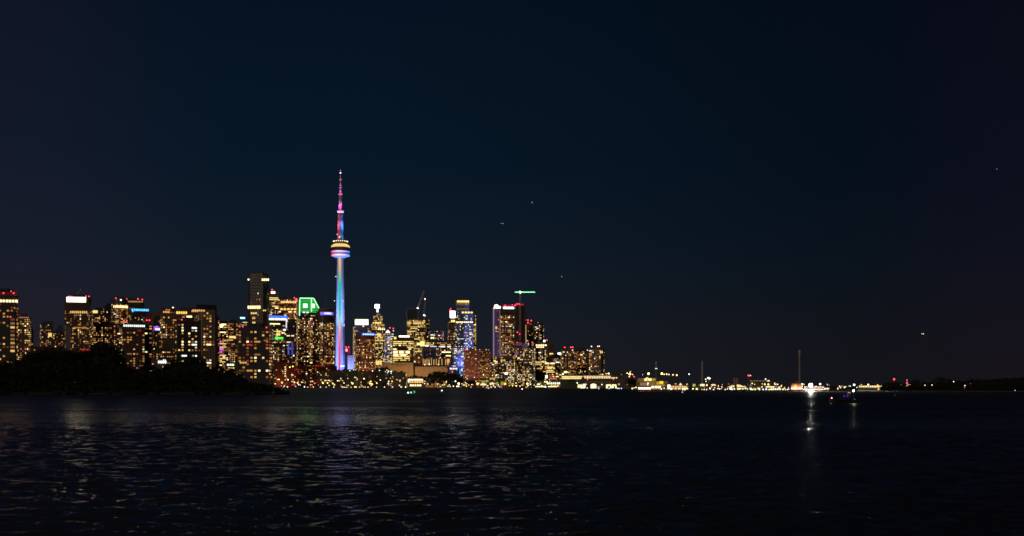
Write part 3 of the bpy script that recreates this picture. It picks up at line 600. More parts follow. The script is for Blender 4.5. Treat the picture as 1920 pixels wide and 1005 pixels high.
# dark terraced condos along the quay, below the needle
TC = (.10, .10, .085)
def gables(*xs):
    return [('pyramid', a, b_, y0, y1, ROOF, 'gable') for a, b_, y0, y1 in xs]
B('terrace_condo', 'dark flat fronted quay building with upright ribs and hardly a light', 571, 600, 703.5, 2205, a=0, col=(.07, .07, .075), p=.05, pal='white', dmax=18, pent=None, bay=2.2, zmin=3)
B('terrace_condo', 'terraced quay condo with low gables left of the needle foot', 599, 641, 695, 2212, a=4, col=TC, p=.05, pal='white', dmax=20, pent=None, ex=gables((602, 612, 691, 695), (618, 628, 690.5, 695), (632, 640, 692, 695)))
B('terrace_condo', 'terraced quay condo directly below the foot of the needle', 640, 672, 692.5, 2220, a=-3, col=TC, p=.05, pal='white', dmax=20, pent=None, ex=gables((643, 652, 689.5, 692.5), (660, 668, 690, 692.5)))
B('terrace_condo', 'terraced quay condo with a rusty lit stair bay at its middle', 671, 703, 697, 2206, a=3, col=(.12, .09, .07), p=.05, pal='warm', dmax=20, pent=None, ex=gables((676, 686, 693, 697), (693, 702, 694, 697)) + [('panel', 691, 696, 704, 716, plain('rust_bay', (.35, .14, .06)), 'stair_bay')])
B('terrace_condo', 'highest dark terraced condo with a rounded rooftop before the beige silo', 702, 735, 693, 2214, a=-4, col=(.07, .07, .065), p=.05, pal='mix', dmax=20, pent=(.5, 4), ex=gables((718, 730, 686.5, 693)))
B('terrace_condo', 'grey terraced condo ending the row against the beige silo', 734, 761, 697.5, 2204, a=6, col=(.14, .13, .11), p=.03, pal='warm', dmax=20, pent=None, ex=gables((737, 746, 693.5, 697.5), (750, 757, 694, 697.5)))
B('hall', 'hall with a row of tall glowing windows above the long silo', 792, 846, 672, 2320, a=0, col=(.22, .12, .07), p=.0, pal='amber', dmax=25, pent=None,
  ex=[('panel', px, px + w_, 672.5 + 1.5*(i % 2), 684.5, emis('glowing_window', (1, .60, .22), .8), 'window') for i, (px, w_) in enumerate(((793, 1.1), (796.3, 1.5), (800, 1.2), (803.6, 1.6), (808.5, 1.0), (813, 1.2), (817.5, 1.0), (822, 1.5), (828, 1.1), (835, 1.2), (839, 1.6)))]
     + [('lamp', 796.5, 684, CREAM, 1.0), ('lamp', 805, 683, CREAM, 1.2), ('lamp', 822, 683.5, CREAM, .9), ('panel', 838, 843, 673, 680, emis('orange_lit_bay', (1, .5, .12), .9), 'lit_bay')])
B('brick_block', 'brown blank block rising between the two silos', 771, 793, 668, 2300, a=3, col=(.24, .14, .08), p=.08, pal='warm', dmax=20, pent=None, ex=[('lamp', 777.5, 678, CREAM, 1.1), ('panel', 771, 774, 652, 683, plain('dark_shaft', (.06, .05, .04)), 'lift_shaft')])
B('pavilion', 'blue violet lit pavilion with red and blue spots behind the dark trees', 841, 870, 687, 2262, a=0, col=(.20, .18, .34), p=.10, pal='blue', dmax=20, pent=None,
  ex=[('panel', 842, 869, 688.5, 691, emis('violet_fascia', (.24, .18, .8), .35), 'fascia'), ('panel', 846, 850, 693, 697.5, emis('red_screen', (1, .05, .10), .5), 'screen'), ('panel', 861.5, 864.5, 692, 701, emis('blue_screen', (.08, .25, 1), 1.1), 'screen'), ('panel', 865.5, 867, 690, 696, emis('pale_screen', (.6, .8, 1), 1.6), 'screen'), ('dashes', 843, 858, 690, 692.5, GLOW['c'], 'window', 3)])
B('restaurant', 'quayside restaurant under a scalloped row of bright canopy lights', 764, 797, 711.5, 2178, a=0, col=(.22, .14, .08), p=0, pal='amber', dmax=14, pent=None,
  ex=[('dashes', 766, 794, 710.6, 713, emis('canopy_white', (1, .93, .66), 3.0), 'canopy_light', 9), ('dashes', 768, 794, 714, 718, emis('canopy_orange', (1, .52, .14), 1.5), 'window', 8), ('panel', 765, 767.5, 711, 718, emis('canopy_end', (.95, 1, .72), 2.4), 'lit_end'), ('dashes', 768, 790, 721, 724, emis('deck_yellow', (1, .85, .45), 2.2), 'deck_light', 5)])
B('market_hall', 'low curved yellow canopy and stalls glowing on the quay', 894, 954, 714.5, 2176, a=0, col=(.24, .18, .08), p=.10, pal='gold', dmax=12, pent=None, zmin=2,
  ex=[('panel', 902, 916, 713.5, 716.5, emis('olive_canopy', (.62, .62, .14), .55), 'canopy'), ('dashes', 919, 927, 708.5, 711.5, emis('amber_canopy', (1, .62, .16), .9), 'canopy_light', 3), ('dashes', 901, 912, 719.5, 722.5, emis('stall_light', (1, .75, .36), 1.9), 'stall_light', 6), ('dashes', 918, 926, 718, 721, emis('stall_light', (1, .75, .36), 1.9), 'stall_light', 4), ('panel', 930, 934, 716.5, 722, emis('green_lit_stall', (.5, 1, .12), .45), 'stall'), ('panel', 939, 950, 716, 722, emis('yellow_lit_tent', (1, .72, .04), .42), 'tent')])
B('low_building', 'low quay building with white and orange lit fronts east of the front condos', 1003, 1057, 714.5, 2172, a=0, col=(.20, .17, .11), p=.30, pal='white', rows=.4, dmax=12, pent=None, zmin=1,
  ex=[('dashes', 1025, 1054, 717, 720.5, emis('pale_green_front', (.86, 1, .80), 1.6), 'shop_front', 8), ('dashes', 1032, 1048, 722, 725, emis('orange_front', (1, .55, .12), 1.3), 'shop_front', 3), ('panel', 1023.2, 1026.4, 704, 709, emis('cool_white_box', (.80, 1, .95), 3.5), 'sign'), ('dashes', 1020, 1027, 714.5, 717, GLOW['b'], 'shop_front', 2), ('dashes', 1007, 1013, 719, 722, GLOW['g'], 'shop_front', 2)])
B('terminal', 'long terminal with two rows of yellow white windows under a dark roof', 1051, 1161, 703.5, 1720, a=0, col=(.16, .13, .07), p=0, pal='gold', dmax=25, pent=None,
  ex=[('dashes', 1053, 1092, 705, 707.4, emis('terminal_yellow', (1, .80, .28), 1.5), 'window', 22), ('dashes', 1053, 1090, 708, 710.6, emis('terminal_yellow', (1, .80, .28), 1.5), 'window', 18), ('dashes', 1094, 1145, 704.8, 707, emis('terminal_warm', (1, .66, .34), 1.4), 'window', 18), ('dashes', 1095, 1158, 707.8, 709.2, emis('terminal_white', (1, .86, .45), 1.7), 'window', 14),
      ('panel', 1057, 1063.5, 696, 699.5, GLOW['b'], 'sign') if False else ('block', 1057, 1063.5, 696, 699, GLOW['b'], 'lit_box', .1), ('lamp', 1055.5, 701, CREAM, 1.6), ('lamp', 1141.5, 700.3, WHITE, 1.1), ('dashes', 1134, 1140, 700, 701.4, GLOW['y'], 'lit_sign', 1)])
B('low_building', 'dim flat building beyond the terminal roof', 1106, 1170, 698.5, 2120, a=0, col=(.12, .08, .07), p=.04, pal='warm', dmax=20, pent=None)
B('hangar', 'wide hangar with a dark sloped roof and glowing doorways', 1079, 1165, 712, 1480, a=0, col=(.20, .14, .09), p=0, pal='gold', dmax=30, pent=None,
  ex=[('panel', 1097, 1146, 715.3, 717, plain('pale_roof_edge', (.42, .36, .26)), 'roof_edge'), ('red', 1101.5, 711.3, 1.7), ('lamp', 1128.5, 721, COOL, .9), ('red', 1150, 711, .8),
      ('panel', 1107.5, 1118, 720.5, 728, emis('pink_white_doorway', (1, .72, .48), 1.8), 'doorway'), ('panel', 1110.5, 1115, 719.3, 720.5, emis('pink_white_doorway', (1, .72, .48), 1.8), 'doorway'), ('panel', 1119, 1125, 724.5, 726.5, GLOW['a'], 'doorway'),
      ('panel', 1136.5, 1145.5, 721, 723.6, emis('green_white_doorway', (.95, .92, .42), 1.7), 'doorway'), ('panel', 1136.5, 1139.8, 723.8, 728, emis('green_white_doorway', (.95, .92, .42), 1.7), 'doorway'), ('panel', 1144, 1150.5, 723.8, 727.5, emis('green_white_doorway', (.95, .92, .42), 1.7), 'doorway'), ('panel', 1147, 1155.5, 721, 723.6, emis('green_white_doorway', (.95, .92, .42), 1.7), 'doorway'), ('panel', 1153.5, 1156, 723.8, 728, emis('green_white_doorway', (.95, .92, .42), 1.7), 'doorway'),
      ('dashes', 1083, 1098, 721, 727, emis('stained_window', (1, .78, .42), 1.8), 'window', 5), ('dashes', 1088, 1097, 725, 728, emis('pale_green_window', (.8, 1, .7), 2.0), 'window', 2), ('panel', 1077.5, 1083, 717, 719, emis('white_front', (.9, 1, .85), 2.6), 'sign'), ('panel', 1093, 1100, 719.6, 721.6, emis('green_tube', (.6, 1, .7), 1.1), 'sign')])
B('shed', 'unlit grey gabled shed on the water edge', 1062.5, 1081.5, 715, 1420, a=0, col=(.11, .11, .12), p=0, dmax=12, pent=None, ex=gables((1064, 1080, 711.5, 715)))
B('low_building', 'stepped dim building with two tiers left of the ferry terminal', 1158, 1193, 709, 1350, a=0, col=(.20, .17, .14), p=.16, pal='white', dmax=14, pent=None, ex=[('tier', 1165, 1183, 703.5, 709, facade(GR, 3.5, 3.6), 'upper_storeys', .6, .25)])
B('ferry_terminal', 'yellow lit ferry terminal with a pale box roof and bright eaves', 1193, 1252, 715, 912, a=0, col=(.34, .25, .13), p=.0, dmax=12, pent=None, fh=3.2, zmin=1,
  ex=[('block', 1195, 1206, 709.5, 715, plain('pale_roof_box', (.5, .42, .26)), 'upper_block', .7), ('block', 1206, 1230, 709, 715, plain('pale_roof_box', (.5, .42, .26)), 'upper_block', .8), ('dashes', 1207, 1222.5, 710, 713.5, emis('eaves_yellow', (1, .86, .34), 2.2), 'lit_fascia', 2), ('panel', 1223, 1228.5, 710.3, 713.3, emis('olive_sign', (.75, .62, .03), .6), 'sign'), ('dashes', 1211, 1216, 707.8, 709.5, emis('eaves_orange', (1, .65, .2), 2), 'roof_light', 2),
      ('panel', 1236.5, 1243.5, 714.8, 719.5, emis('yellow_sign', (1, .74, .03), 1.1), 'sign'), ('panel', 1231, 1236, 716, 719.5, emis('amber_front', (1, .60, .05), .6), 'lit_front'), ('lamp', 1215, 718.5, CREAM, 1.2), ('lamp', 1214.5, 721.5, CREAM, .9), ('dashes', 1220.5, 1239, 724, 727.5, emis('quay_yellow', (1, .94, .5), 2.4), 'quay_light', 3),
      ('panel', 1230, 1246, 720, 724, emis('amber_wall_wash', (1, .55, .08), .35), 'lit_front'), ('panel', 1200, 1218, 717.5, 723, emis('peach_wall_wash', (1, .52, .28), .28), 'lit_front'), ('panel', 1219, 1229, 716.5, 723, emis('olive_wall_wash', (.9, .6, .2), .2), 'lit_front')])  # wall washes: lamplight on the walls put into self-glowing panels
B('arcade', 'long low arcade with a row of rosy arches and pale roof lanterns', 1253, 1291, 722.3, 905, a=0, col=(.35, .24, .15), p=0, dmax=8, pent=None, fh=3.0,
  ex=[('dashes', 1258, 1288, 723.8, 727, emis('rosy_arch', (1, .56, .24), 1.2), 'arch', 9), ('panel', 1252, 1256.5, 721.5, 727.5, emis('round_white_light', (1, .92, .68), 3.2), 'lit_end'), ('dashes', 1250, 1290, 728.2, 729.6, emis('quay_strip', (1, .82, .5), 1.6), 'quay_light', 6), ('panel', 1281, 1290, 727.5, 729.3, emis('lime_strip', (.85, 1, .35), 2.0), 'quay_light'), ('dashes', 1264, 1269, 719, 720.5, GLOW['w'], 'lantern', 1), ('pyramid', 1273, 1279, 718, 722.3, emis('lit_lantern', (1, .85, .5), 1.3), 'lantern'), ('lamp', 1288, 720.3, CREAM, .8)])
B('low_building', 'low dim building between the arcade and the brown tower', 1293, 1330, 724, 915, a=0, col=(.22, .17, .10), p=.0, dmax=8, pent=None, fh=3.0,
  ex=[('panel', 1299, 1304, 720, 724, emis('lime_glow', (.72, .72, .12), .7), 'lit_gable'), ('dashes', 1313, 1321, 720, 724, emis('cream_cluster', (1, .88, .48), 1.8), 'window', 3), ('dashes', 1323, 1327, 720.5, 723.5, emis('peach_cluster', (1, .7, .45), 1.6), 'window', 1), ('dashes', 1304, 1309, 728, 730.5, emis('lime_strip', (.95, 1, .4), 2), 'quay_light', 1)])
B('low_building', 'long dark red shed between the brown tower and the twin silos', 1331, 1361, 725, 920, a=0, col=(.16, .07, .05), p=0, dmax=8, pent=None, fh=2.6, ex=[('dashes', 1334, 1342, 720.8, 723.4, emis('amber_cluster', (1, .72, .28), 1.5), 'roof_light', 2), ('dashes', 1326, 1333, 727, 729.5, emis('peach_row', (1, .78, .6), 2), 'window', 2)])
def tent(e, q, pts, mats):
    b = MB(); d = q['d']; b.loft([[(q['LX'](px), y, q['LZ'](py)) for px, py in pts] for y in (-d*.55, d*.45)]); b.build('lit_canopy', mats, e)
B('canopy_pavilion', 'small low pavilion under a wedge shaped glowing canopy left of the twin silos', 1362, 1377, 726, 900, a=0, col=(.16, .14, .08), p=0, dmax=8, pent=None, fh=2, ex=[('fn', lambda e, q: tent(e, q, ((1362, 726.2), (1377, 726.2), (1377, 722.5), (1373, 722.5)), emis('canopy_glow', (1, .76, .30), 1.1))), ('dashes', 1367, 1373, 727.3, 729.5, emis('white_glare', (1, .97, .85), 3.6), 'quay_light', 2)])
B('canopy_pavilion', 'low pavilion under a wedge shaped glowing canopy right of the twin silos', 1381.5, 1402, 726.2, 900, a=0, col=(.16, .14, .08), p=0, dmax=8, pent=None, fh=2, ex=[('fn', lambda e, q: tent(e, q, ((1381.5, 726), (1401.5, 726), (1395, 724.4), (1386, 721.2), (1381.5, 721)), emis('canopy_glow', (1, .76, .30), 1.1))), ('dashes', 1381, 1388, 728, 730, emis('lime_strip', (.95, 1, .35), 2), 'quay_light', 1)])
B('hangar', 'dim brown shed with pale gutter lights between the red mast and the ferry', 1404, 1446, 714.5, 985, a=4, col=(.24, .16, .09), p=.04, pal='amber', dmax=14, pent=None, ex=[('dashes', 1405, 1440, 713.6, 714.4, emis('faint_gutter', (1, .75, .5), .35), 'gutter_light', 6), ('dashes', 1437, 1444, 713, 715, emis('peach_sign', (1, .65, .4), 1.8), 'sign', 1), ('dashes', 1405, 1410, 721, 724, emis('faint_grey_room', (.6, .6, .5), .3), 'window', 1)])
B('low_building', 'low row of bright quay kiosks before the brown shed', 1404, 1466, 724.6, 890, a=0, col=(.22, .19, .12), p=0, dmax=6, pent=None, fh=2, ex=[('dashes', 1436, 1451, 724.4, 726.4, emis('cream_strip', (1, .86, .44), 2.0), 'canopy_light', 6), ('dashes', 1451, 1460, 720, 721.4, emis('cream_strip', (1, .86, .44), 2.0), 'canopy_light', 2), ('dashes', 1418, 1426, 727.4, 728.6, emis('lime_strip', (.95, 1, .4), 2), 'shop_front', 1), ('dashes', 1395, 1400, 727.2, 728.6, emis('lime_strip', (.95, 1, .4), 2), 'shop_front', 1), ('dashes', 1404, 1410, 727.4, 728.4, emis('lime_strip', (.95, 1, .4), 2), 'shop_front', 1), ('dashes', 1444, 1464, 728, 732, emis('pale_green_shop', (.93, 1, .72), 1.6), 'shop_front', 5)])
B('quay_terminal', 'low white lit ferry hall around the glaring floodlight', 1508, 1546, 724.4, 880, a=0, col=(.40, .36, .34), p=0, dmax=8, pent=None, fh=3, ex=[('dashes', 1508, 1545, 724.8, 726.6, emis('rosy_strip', (1, .62, .46), 1.4), 'lit_strip', 9), ('dashes', 1506, 1543, 729, 731.2, emis('white_strip', (1, .84, .60), 2.0), 'quay_light', 12)])
B('dock_shed', 'low dim dock shed tapering off right of the floodlight', 1543, 1556, 727, 878, a=0, col=(.26, .2, .12), p=0, dmax=6, pent=None, fh=2, ex=[('dashes', 1545, 1554, 728, 729.6, emis('peach_row', (1, .8, .6), 2.2), 'quay_light', 2)])
B('low_building', 'long low shed with a row of small yellow lights past the open channel', 1608, 1656, 723.4, 1010, a=0, col=(.18, .14, .06), p=0, dmax=8, pent=None, fh=2, ex=[('dashes', 1610, 1654, 723.2, 726.2, emis('row_yellow', (1, .80, .34), 1.5), 'window', 13), ('pyramid', 1643, 1648, 720.5, 723.4, emis('orange_gable', (1, .62, .16), 1.4), 'gable')])
for s in SPECS: make_building(s)

# ---------------------------------------------------------------- the communications tower
TD, TX = 2800.0, 638.4
tx0 = PX(TX, TD)
CONC = plain('pale_concrete', (.48, .48, .47), .8, noise=.12, scale=.05)
tw = empty('observation_tower', (tx0, TD, GZ))
tag(tw, 'very tall slender concrete tower with a round pod, lit blue, magenta and rainbow', 'tower')
def shaft_ring(z):
    t = max(0.0, (335 - z)/335)
    r = 8.6 + 5.6*t + 5.5*max(0, (60 - z)/60)**2
    rc = .60*r; th = 2.6 + .8*t
    P = []
    for f in range(3):
        an = R(205 + 120*f); ca, sa = math.cos(an), math.sin(an)
        for rr_, dd in ((rc*1.02, -th*1.5), (r, -th), (r, th), (rc*1.02, th*1.5)):
            P.append((rr_*ca - dd*sa, rr_*sa + dd*ca, z))
    return P
b = MB(); b.loft([shaft_ring(z) for z in np.linspace(0, 336, 26)]); b.build('shaft', CONC, tw)
# programmed light strip in the glazed lift shaft
def strip_mat():
    m = bpy.data.materials.new('lift_shaft_lights'); t = nt(m)
    tc = N(t, 'ShaderNodeTexCoord'); sp = N(t, 'ShaderNodeSeparateXYZ'); t.links.new(tc.outputs['Object'], sp.inputs[0])
    cr = N(t, 'ShaderNodeValToRGB'); t.links.new(mth(t, 'DIVIDE', sp.outputs[2], 340.0), cr.inputs[0])
    st = [(0, (.9, .08, .30)), (.30, (.9, .10, .22)), (.40, (.95, .30, .22)), (.455, (.85, .55, .30)), (.52, (.30, .62, .30)), (.60, (.01, .58, .42)), (.70, (.0, .60, .54)), (.80, (.01, .58, .34)), (.865, (.35, .50, .12)), (.91, (.85, .48, .10)), (1, (.95, .55, .22))]
    el = cr.color_ramp.elements
    el[0].position, el[0].color = st[0][0], (*st[0][1], 1); el[1].position, el[1].color = st[-1][0], (*st[-1][1], 1)
    for p_, c_ in st[1:-1]:
        q = el.new(p_); q.color = (*c_, 1)
    e_ = N(t, 'ShaderNodeEmission'); t.links.new(cr.outputs[0], e_.inputs[0]); e_.inputs[1].default_value = 1.0
    o = N(t, 'ShaderNodeOutputMaterial'); t.links.new(e_.outputs[0], o.inputs[0]); m.cycles.emission_sampling = 'NONE'
    return m
b = MB(); L = []
for z in np.linspace(18, 335, 20):
    t = max(0.0, (335 - z)/335); r = (8.6 + 5.6*t + 5.5*max(0, (60 - z)/60)**2)
    an = R(263); cx_, cy_ = (.60*r)*math.cos(an), (.60*r + 1.2)*math.sin(an) - .8
    L.append([(cx_ - 2.7, cy_, z), (cx_ + 2.7, cy_, z), (cx_ + 2.7, cy_ + 3, z), (cx_ - 2.7, cy_ + 3, z)])
b.loft(L); b.build('lift_shaft_strip', strip_mat(), tw)
for px, py in ((630.5, 519), (628, 564.5), (644, 564.5), (646, 610)):
    b = MB(); b.ball(((px - TX)*TD/F, -7, PZ(py, TD) - GZ), 1.0); b.build('warning_light', emis('pale_warning_light', (1, .85, .8), 2.5), tw)
zz = lambda py: PZ(py, TD) - GZ
m_ = TD/F
b = MB(); b.lathe([(9, zz(484)), (14, zz(482.5)), (20, zz(481.2)), (22.6, zz(479)), (23, zz(475.5)), (22.6, zz(472)), (21, zz(469.8)), (12, zz(469.2))], 40); b.build('radome', plain('white_radome', (.8, .8, .8), .5, noise=.05), tw)
def led_mat(s):
    m = bpy.data.materials.new('pod_light_ring'); t = nt(m)
    tc = N(t, 'ShaderNodeTexCoord'); sp = N(t, 'ShaderNodeSeparateXYZ'); t.links.new(tc.outputs['Object'], sp.inputs[0])
    cr = N(t, 'ShaderNodeValToRGB'); t.links.new(mth(t, 'ADD', mth(t, 'DIVIDE', sp.outputs[0], 48.0), .5), cr.inputs[0])
    el = cr.color_ramp.elements
    el[0].position, el[0].color = .04, (1, .03, .14, 1); el[1].position, el[1].color = .97, (.06, .28, .9, 1)
    for p_, c_ in ((.22, (1, .30, .62)), (.48, (1, .72, .95)), (.72, (.82, .42, 1))): el.new(p_).color = (*c_, 1)
    e_ = N(t, 'ShaderNodeEmission'); t.links.new(cr.outputs[0], e_.inputs[0]); e_.inputs[1].default_value = s
    o = N(t, 'ShaderNodeOutputMaterial'); t.links.new(e_.outputs[0], o.inputs[0])
    return m
for py, r_, s_ in ((472.6, 22.9, 1.3), (479.2, 22.9, 1.7)):
    b = MB(); b.lathe([(r_, zz(py) - 1.5), (r_ + .8, zz(py) - 1.4), (r_ + .8, zz(py) + 1.4), (r_, zz(py) + 1.5)], 48); b.build('light_ring', led_mat(s_), tw)
b = MB(); b.lathe([(12, zz(469.3)), (20, zz(469)), (21, zz(467.5)), (23.5, zz(465)), (23.5, zz(464.2)), (10, zz(464.1))], 40); b.build('pod_deck', plain('dark_glass_deck', (.04, .04, .045), .3), tw)
b = MB(); b.lathe([(10, zz(464.2)), (23.6, zz(464.1)), (24.2, zz(462.8)), (22, zz(460.2)), (17, zz(458)), (10, zz(457.5))], 40); b.build('golden_observation_level', emis('golden_level', (1, .60, .16), 1.15), tw)
b = MB(); b.lathe([(18.5, zz(459.7)), (19.5, zz(459.6)), (19.2, zz(459.0)), (12, zz(458.4))], 40); b.build('golden_crown_ring', emis('golden_ring', (1, .80, .40), 2.6), tw)
b = MB(); b.lathe([(8, zz(457.6)), (17, zz(457.2)), (18.5, zz(455.4)), (18.8, zz(453.8)), (8, zz(453.2))], 40); b.build('pod_roof', plain('dark_pod_roof', (.10, .10, .10), .5), tw)
for i in range(22):
    an = 2*math.pi*i/22
    b = MB(); b.ball((18.4*math.cos(an), 18.4*math.sin(an), zz(453)), .95, 0, 8, 5); b.build('rim_lamp', emis('rim_lamp', (1, .90, .62), 3.5), tw)
b = MB(); b.lathe([(8.0, zz(454)), (7.6, zz(447)), (6.9, zz(420)), (6.5, zz(398.6))], 24); b.build('upper_shaft', CONC, tw)
b = MB(); b.lathe([(6.4, zz(398.9)), (8.0, zz(398)), (8.4, zz(396.4)), (7.9, zz(394.9)), (5, zz(394.2))], 28); b.build('sky_pod', plain('white_sky_pod', (.75, .75, .75), .5, noise=.05), tw)
b = MB(); b.lathe([(8.45, zz(397.2)), (8.7, zz(397)), (8.7, zz(395.8)), (8.45, zz(395.6))], 28); b.build('sky_pod_lights', emis('sky_pod_lights', (.95, .62, .85), .8), tw)
for py0, py1, ra, rb in ((394.2, 364.6, 4.8, 3.9), (364.2, 352.4, 3.4, 3.0), (352, 337.4, 2.2, 1.8), (337, 325, 1.5, 1.1), (325, 319.6, .9, .3)):
    b = MB(); b.lathe([(ra, zz(py0)), (rb, zz(py1))], 16); b.build('antenna_section', plain('white_antenna', (.7, .7, .7), .5, noise=.05), tw)
for py, r_, m in ((364.3, 4.9, emis('antenna_ring', (1, .12, .45), 1.5)), (352, 3.6, emis('antenna_ring', (1, .12, .45), .9)), (337.2, 2.6, emis('antenna_ring_dim', (1, .35, .25), .7))):
    b = MB(); b.lathe([(r_*.6, zz(py) - .9), (r_, zz(py) - .8), (r_, zz(py) + .8), (r_*.6, zz(py) + .9)], 16); b.build('antenna_ring', m, tw)
for py, r_, m in ((324.3, 1.9, emis('tip_lamp', (1, .68, .85), 2.5)), (319.4, 1.0, emis('tip_lamp_dim', (.9, .45, .5), 1.2))):
    b = MB(); b.ball((0, 0, zz(py)), r_); b.build('tip_lamp', m, tw)
for px, py, c_ in ((637.7, 445, (1, .9, 1)), (633, 440.2, (1, .25, .35))):
    b = MB(); b.ball(((px - TX)*m_, -8, zz(py)), 1.1); b.build('warning_light', emis('shaft_lamp', c_, 3), tw)
b = MB(); b.box(-17, 19, -34, -20, 0, 30); b.build('base_building', plain('dark_base', (.06, .06, .07)), tw)
for px in (644.3, 648):
    b = MB(); b.ball(((px - TX)*m_, -35.5, zz(686.8)), 1.7); b.build('base_floodlight', emis('ice_blue_flood', (.4, .7, 1), 6), tw)

def spot(name, loc, target, c, power, size, blend=.5, rad=2.0):
    l = bpy.data.lights.new(name, 'SPOT'); l.color = c; l.energy = power; l.spot_size = R(size); l.spot_blend = blend; l.shadow_soft_size = rad
    o = bpy.data.objects.new(name, l); o.location = loc
    o.rotation_euler = (Vector(target) - Vector(loc)).to_track_quat('-Z', 'Y').to_euler()
    col.objects.link(o); return o
VIO = (.19, .30, 1.0)
for dx in (-45, 50):
    spot('tower_floodlight', (tx0 + dx, TD - 150, 40), (tx0, TD, 120), (.17, .27, 1), 1.75e6, 60)
    spot('tower_floodlight', (tx0 + dx, TD - 150, 40), (tx0, TD, 275), (.20, .33, 1), 3.2e6, 38)
spot('tower_base_floodlight', (tx0 + 12, TD - 48, 32), (tx0 + 3, TD, 50), (.05, .22, 1), 2.0e5, 80)
for sx_, c_ in ((-1, (1, .025, .12)), (1, (.025, .20, 1))):
    spot('shaft_floodlight', (tx0 + sx_*22, TD - 12, zz(454)), (tx0 + sx_*3, TD - 2, zz(401)), c_, 1.3e6, 31, 1.0)
    spot('shaft_floodlight', (tx0 + sx_*21, TD - 13, zz(455)), (tx0 + sx_*3, TD - 2, zz(431)), c_, 4.2e4, 80, .9)
    spot('shaft_downlight', (tx0 + sx_*10, TD - 9, zz(398.5)), (tx0 + sx_*2, TD - 3, zz(412)), c_, 6e3, 60, .9, .6)
    spot('antenna_floodlight', (tx0 + sx_*12, TD - 19, zz(455)), (tx0, TD, zz(362)), (1, .05, .55), 1.2e6, 18, .9)
spot('antenna_floodlight', (tx0 - 2, TD - 14, zz(396)), (tx0, TD, zz(376)), (1, .05, .55), 1.8e4, 80, .8, .6)
spot('antenna_floodlight', (tx0 + 3, TD - 12, zz(365)), (tx0, TD, zz(345)), (.55, .22, 1), 1.2e4, 70, .8, .6)

# ---------------------------------------------------------------- grain silos on the quay
SILO = plain('beige_silo_concrete', (.46, .34, .22), .85, noise=.12, scale=.06)
def silo(label, x0, x1, yt, D, n, dep, parts):
    xa, xb, zt = PX(x0, D), PX(x1, D), PZ(yt, D) - GZ
    e = empty('grain_silo', ((xa + xb)/2, D + dep/2, GZ)); tag(e, label, 'grain silo')
    W = xb - xa; r = W/n/2; P = []
    for i in range(n):
        cx = -W/2 + r*(2*i + 1)
        for j in range(9):
            an = math.pi*(1 + (j + .5)/9); P.append((cx + r*math.cos(an), -dep/2 + .22*r*math.sin(an)))
    P += [(W/2, dep/2), (-W/2, dep/2)]
    b = MB(); b.loft([[(x, y, z) for x, y in P] for z in (0, zt*.5, zt)]); b.build('bins', SILO, e)
    b = MB(); b.box(-W/2 - .4, W/2 + .4, -dep/2 - r*.22 - .4, dep/2 + .4, zt + .002, zt + 1.0); b.build('roof', ROOF, e)
    parts(e, W, zt, dep, r)
    return e
def silo_a(e, W, zt, dep, r):
    for body, zc, sz in (('CANADA MALTING', zt - 3.9, 3.0), ('CO. LIMITED', zt - 7.2, 2.2)):
        c = bpy.data.curves.new('lettering', 'FONT'); c.body = body; c.size = sz*1.15; c.align_x = 'CENTER'; c.align_y = 'CENTER'; c.extrude = .06
        c.materials.append(plain('faded_black_paint', (.05, .04, .03), .9))
        fo = bpy.data.objects.new('lettering', c); col.objects.link(fo); bpy.context.view_layer.update()
        me = bpy.data.meshes.new_from_object(fo.evaluated_get(bpy.context.evaluated_depsgraph_get())); bpy.data.objects.remove(fo)
        link('lettering', me, e, (W*.06, -dep/2 - r*.22 - .1, zc), rot=(R(90), 0, 0))
    b = MB(); b.box(-W*.10, W*.42, -dep*.3, dep*.3, zt + 1.0, zt + 4.5); b.build('conveyor_gallery', plain('gallery_wall', (.12, .09, .06)), e)
def silo_b(e, W, zt, dep, r):
    b = MB(); b.box(-W*.49, W*.49, -dep*.35, dep*.35, zt + 1.0, zt + 3.4); b.build('conveyor_gallery', plain('gallery_wall', (.12, .09, .06)), e)
silo('beige concrete grain silo with faded dark lettering near its top', 716, 775, 680, 2288, 6, 14, silo_a)
silo('long lower beige grain silo with a plain unlettered front', 778, 839, 687.5, 2290, 7, 14, silo_b)
for px, pt in ((736, 734), (764, 760), (790, 792), (826, 824)):
    spot('silo_floodlight', (PX(px, 2240), 2240, 14), (PX(pt, 2288), 2288, 28), (1, .56, .20), 3.6e4, 110, .9, 1.0)

# street and facade floodlights washing the lower fronts
for px, D, py, c_, pw, sz in ((870, 2390, 625, (.34, .50, 1), 8e5, 40), (858, 2330, 668, (.30, .38, 1), 7e4, 60), (884, 2235, 690, (1, .50, .42), 3e4, 60), (909, 2270, 690, (1, .5, .32), 4e4, 60),
                           (685, 2290, 675, (1, .34, .16), 6e4, 70), (932, 2480, 630, (.62, .36, .9), 4e5, 40), (590, 2228, 695, (1, .10, .05), 5e4, 100), (530, 2215, 705, (1, .22, .10), 6e4, 80),
                           (485, 2310, 560, (1, .75, .5), 1.2e5, 34), (808, 2340, 660, (.3, .3, 1), 1.5e5, 60), (670, 2206, 706, (1, .80, .40), 1e4, 90), (735, 2206, 708, (1, .80, .40), 1e4, 90), (625, 2206, 708, (1, .8, .45), 8e3, 90), (1225, 912, 722, (1, .62, .22), 4e3, 120), (815, 2180, 712, (1, .8, .4), 1.5e4, 110)):
    dist = 90 if pw > 3e5 else 45 if D > 1500 else 24
    spot('facade_floodlight', (PX(px, D - dist), D - dist, 9), (PX(px, D), D, PZ(py, D)), c_, pw, sz, .8, 1.5)

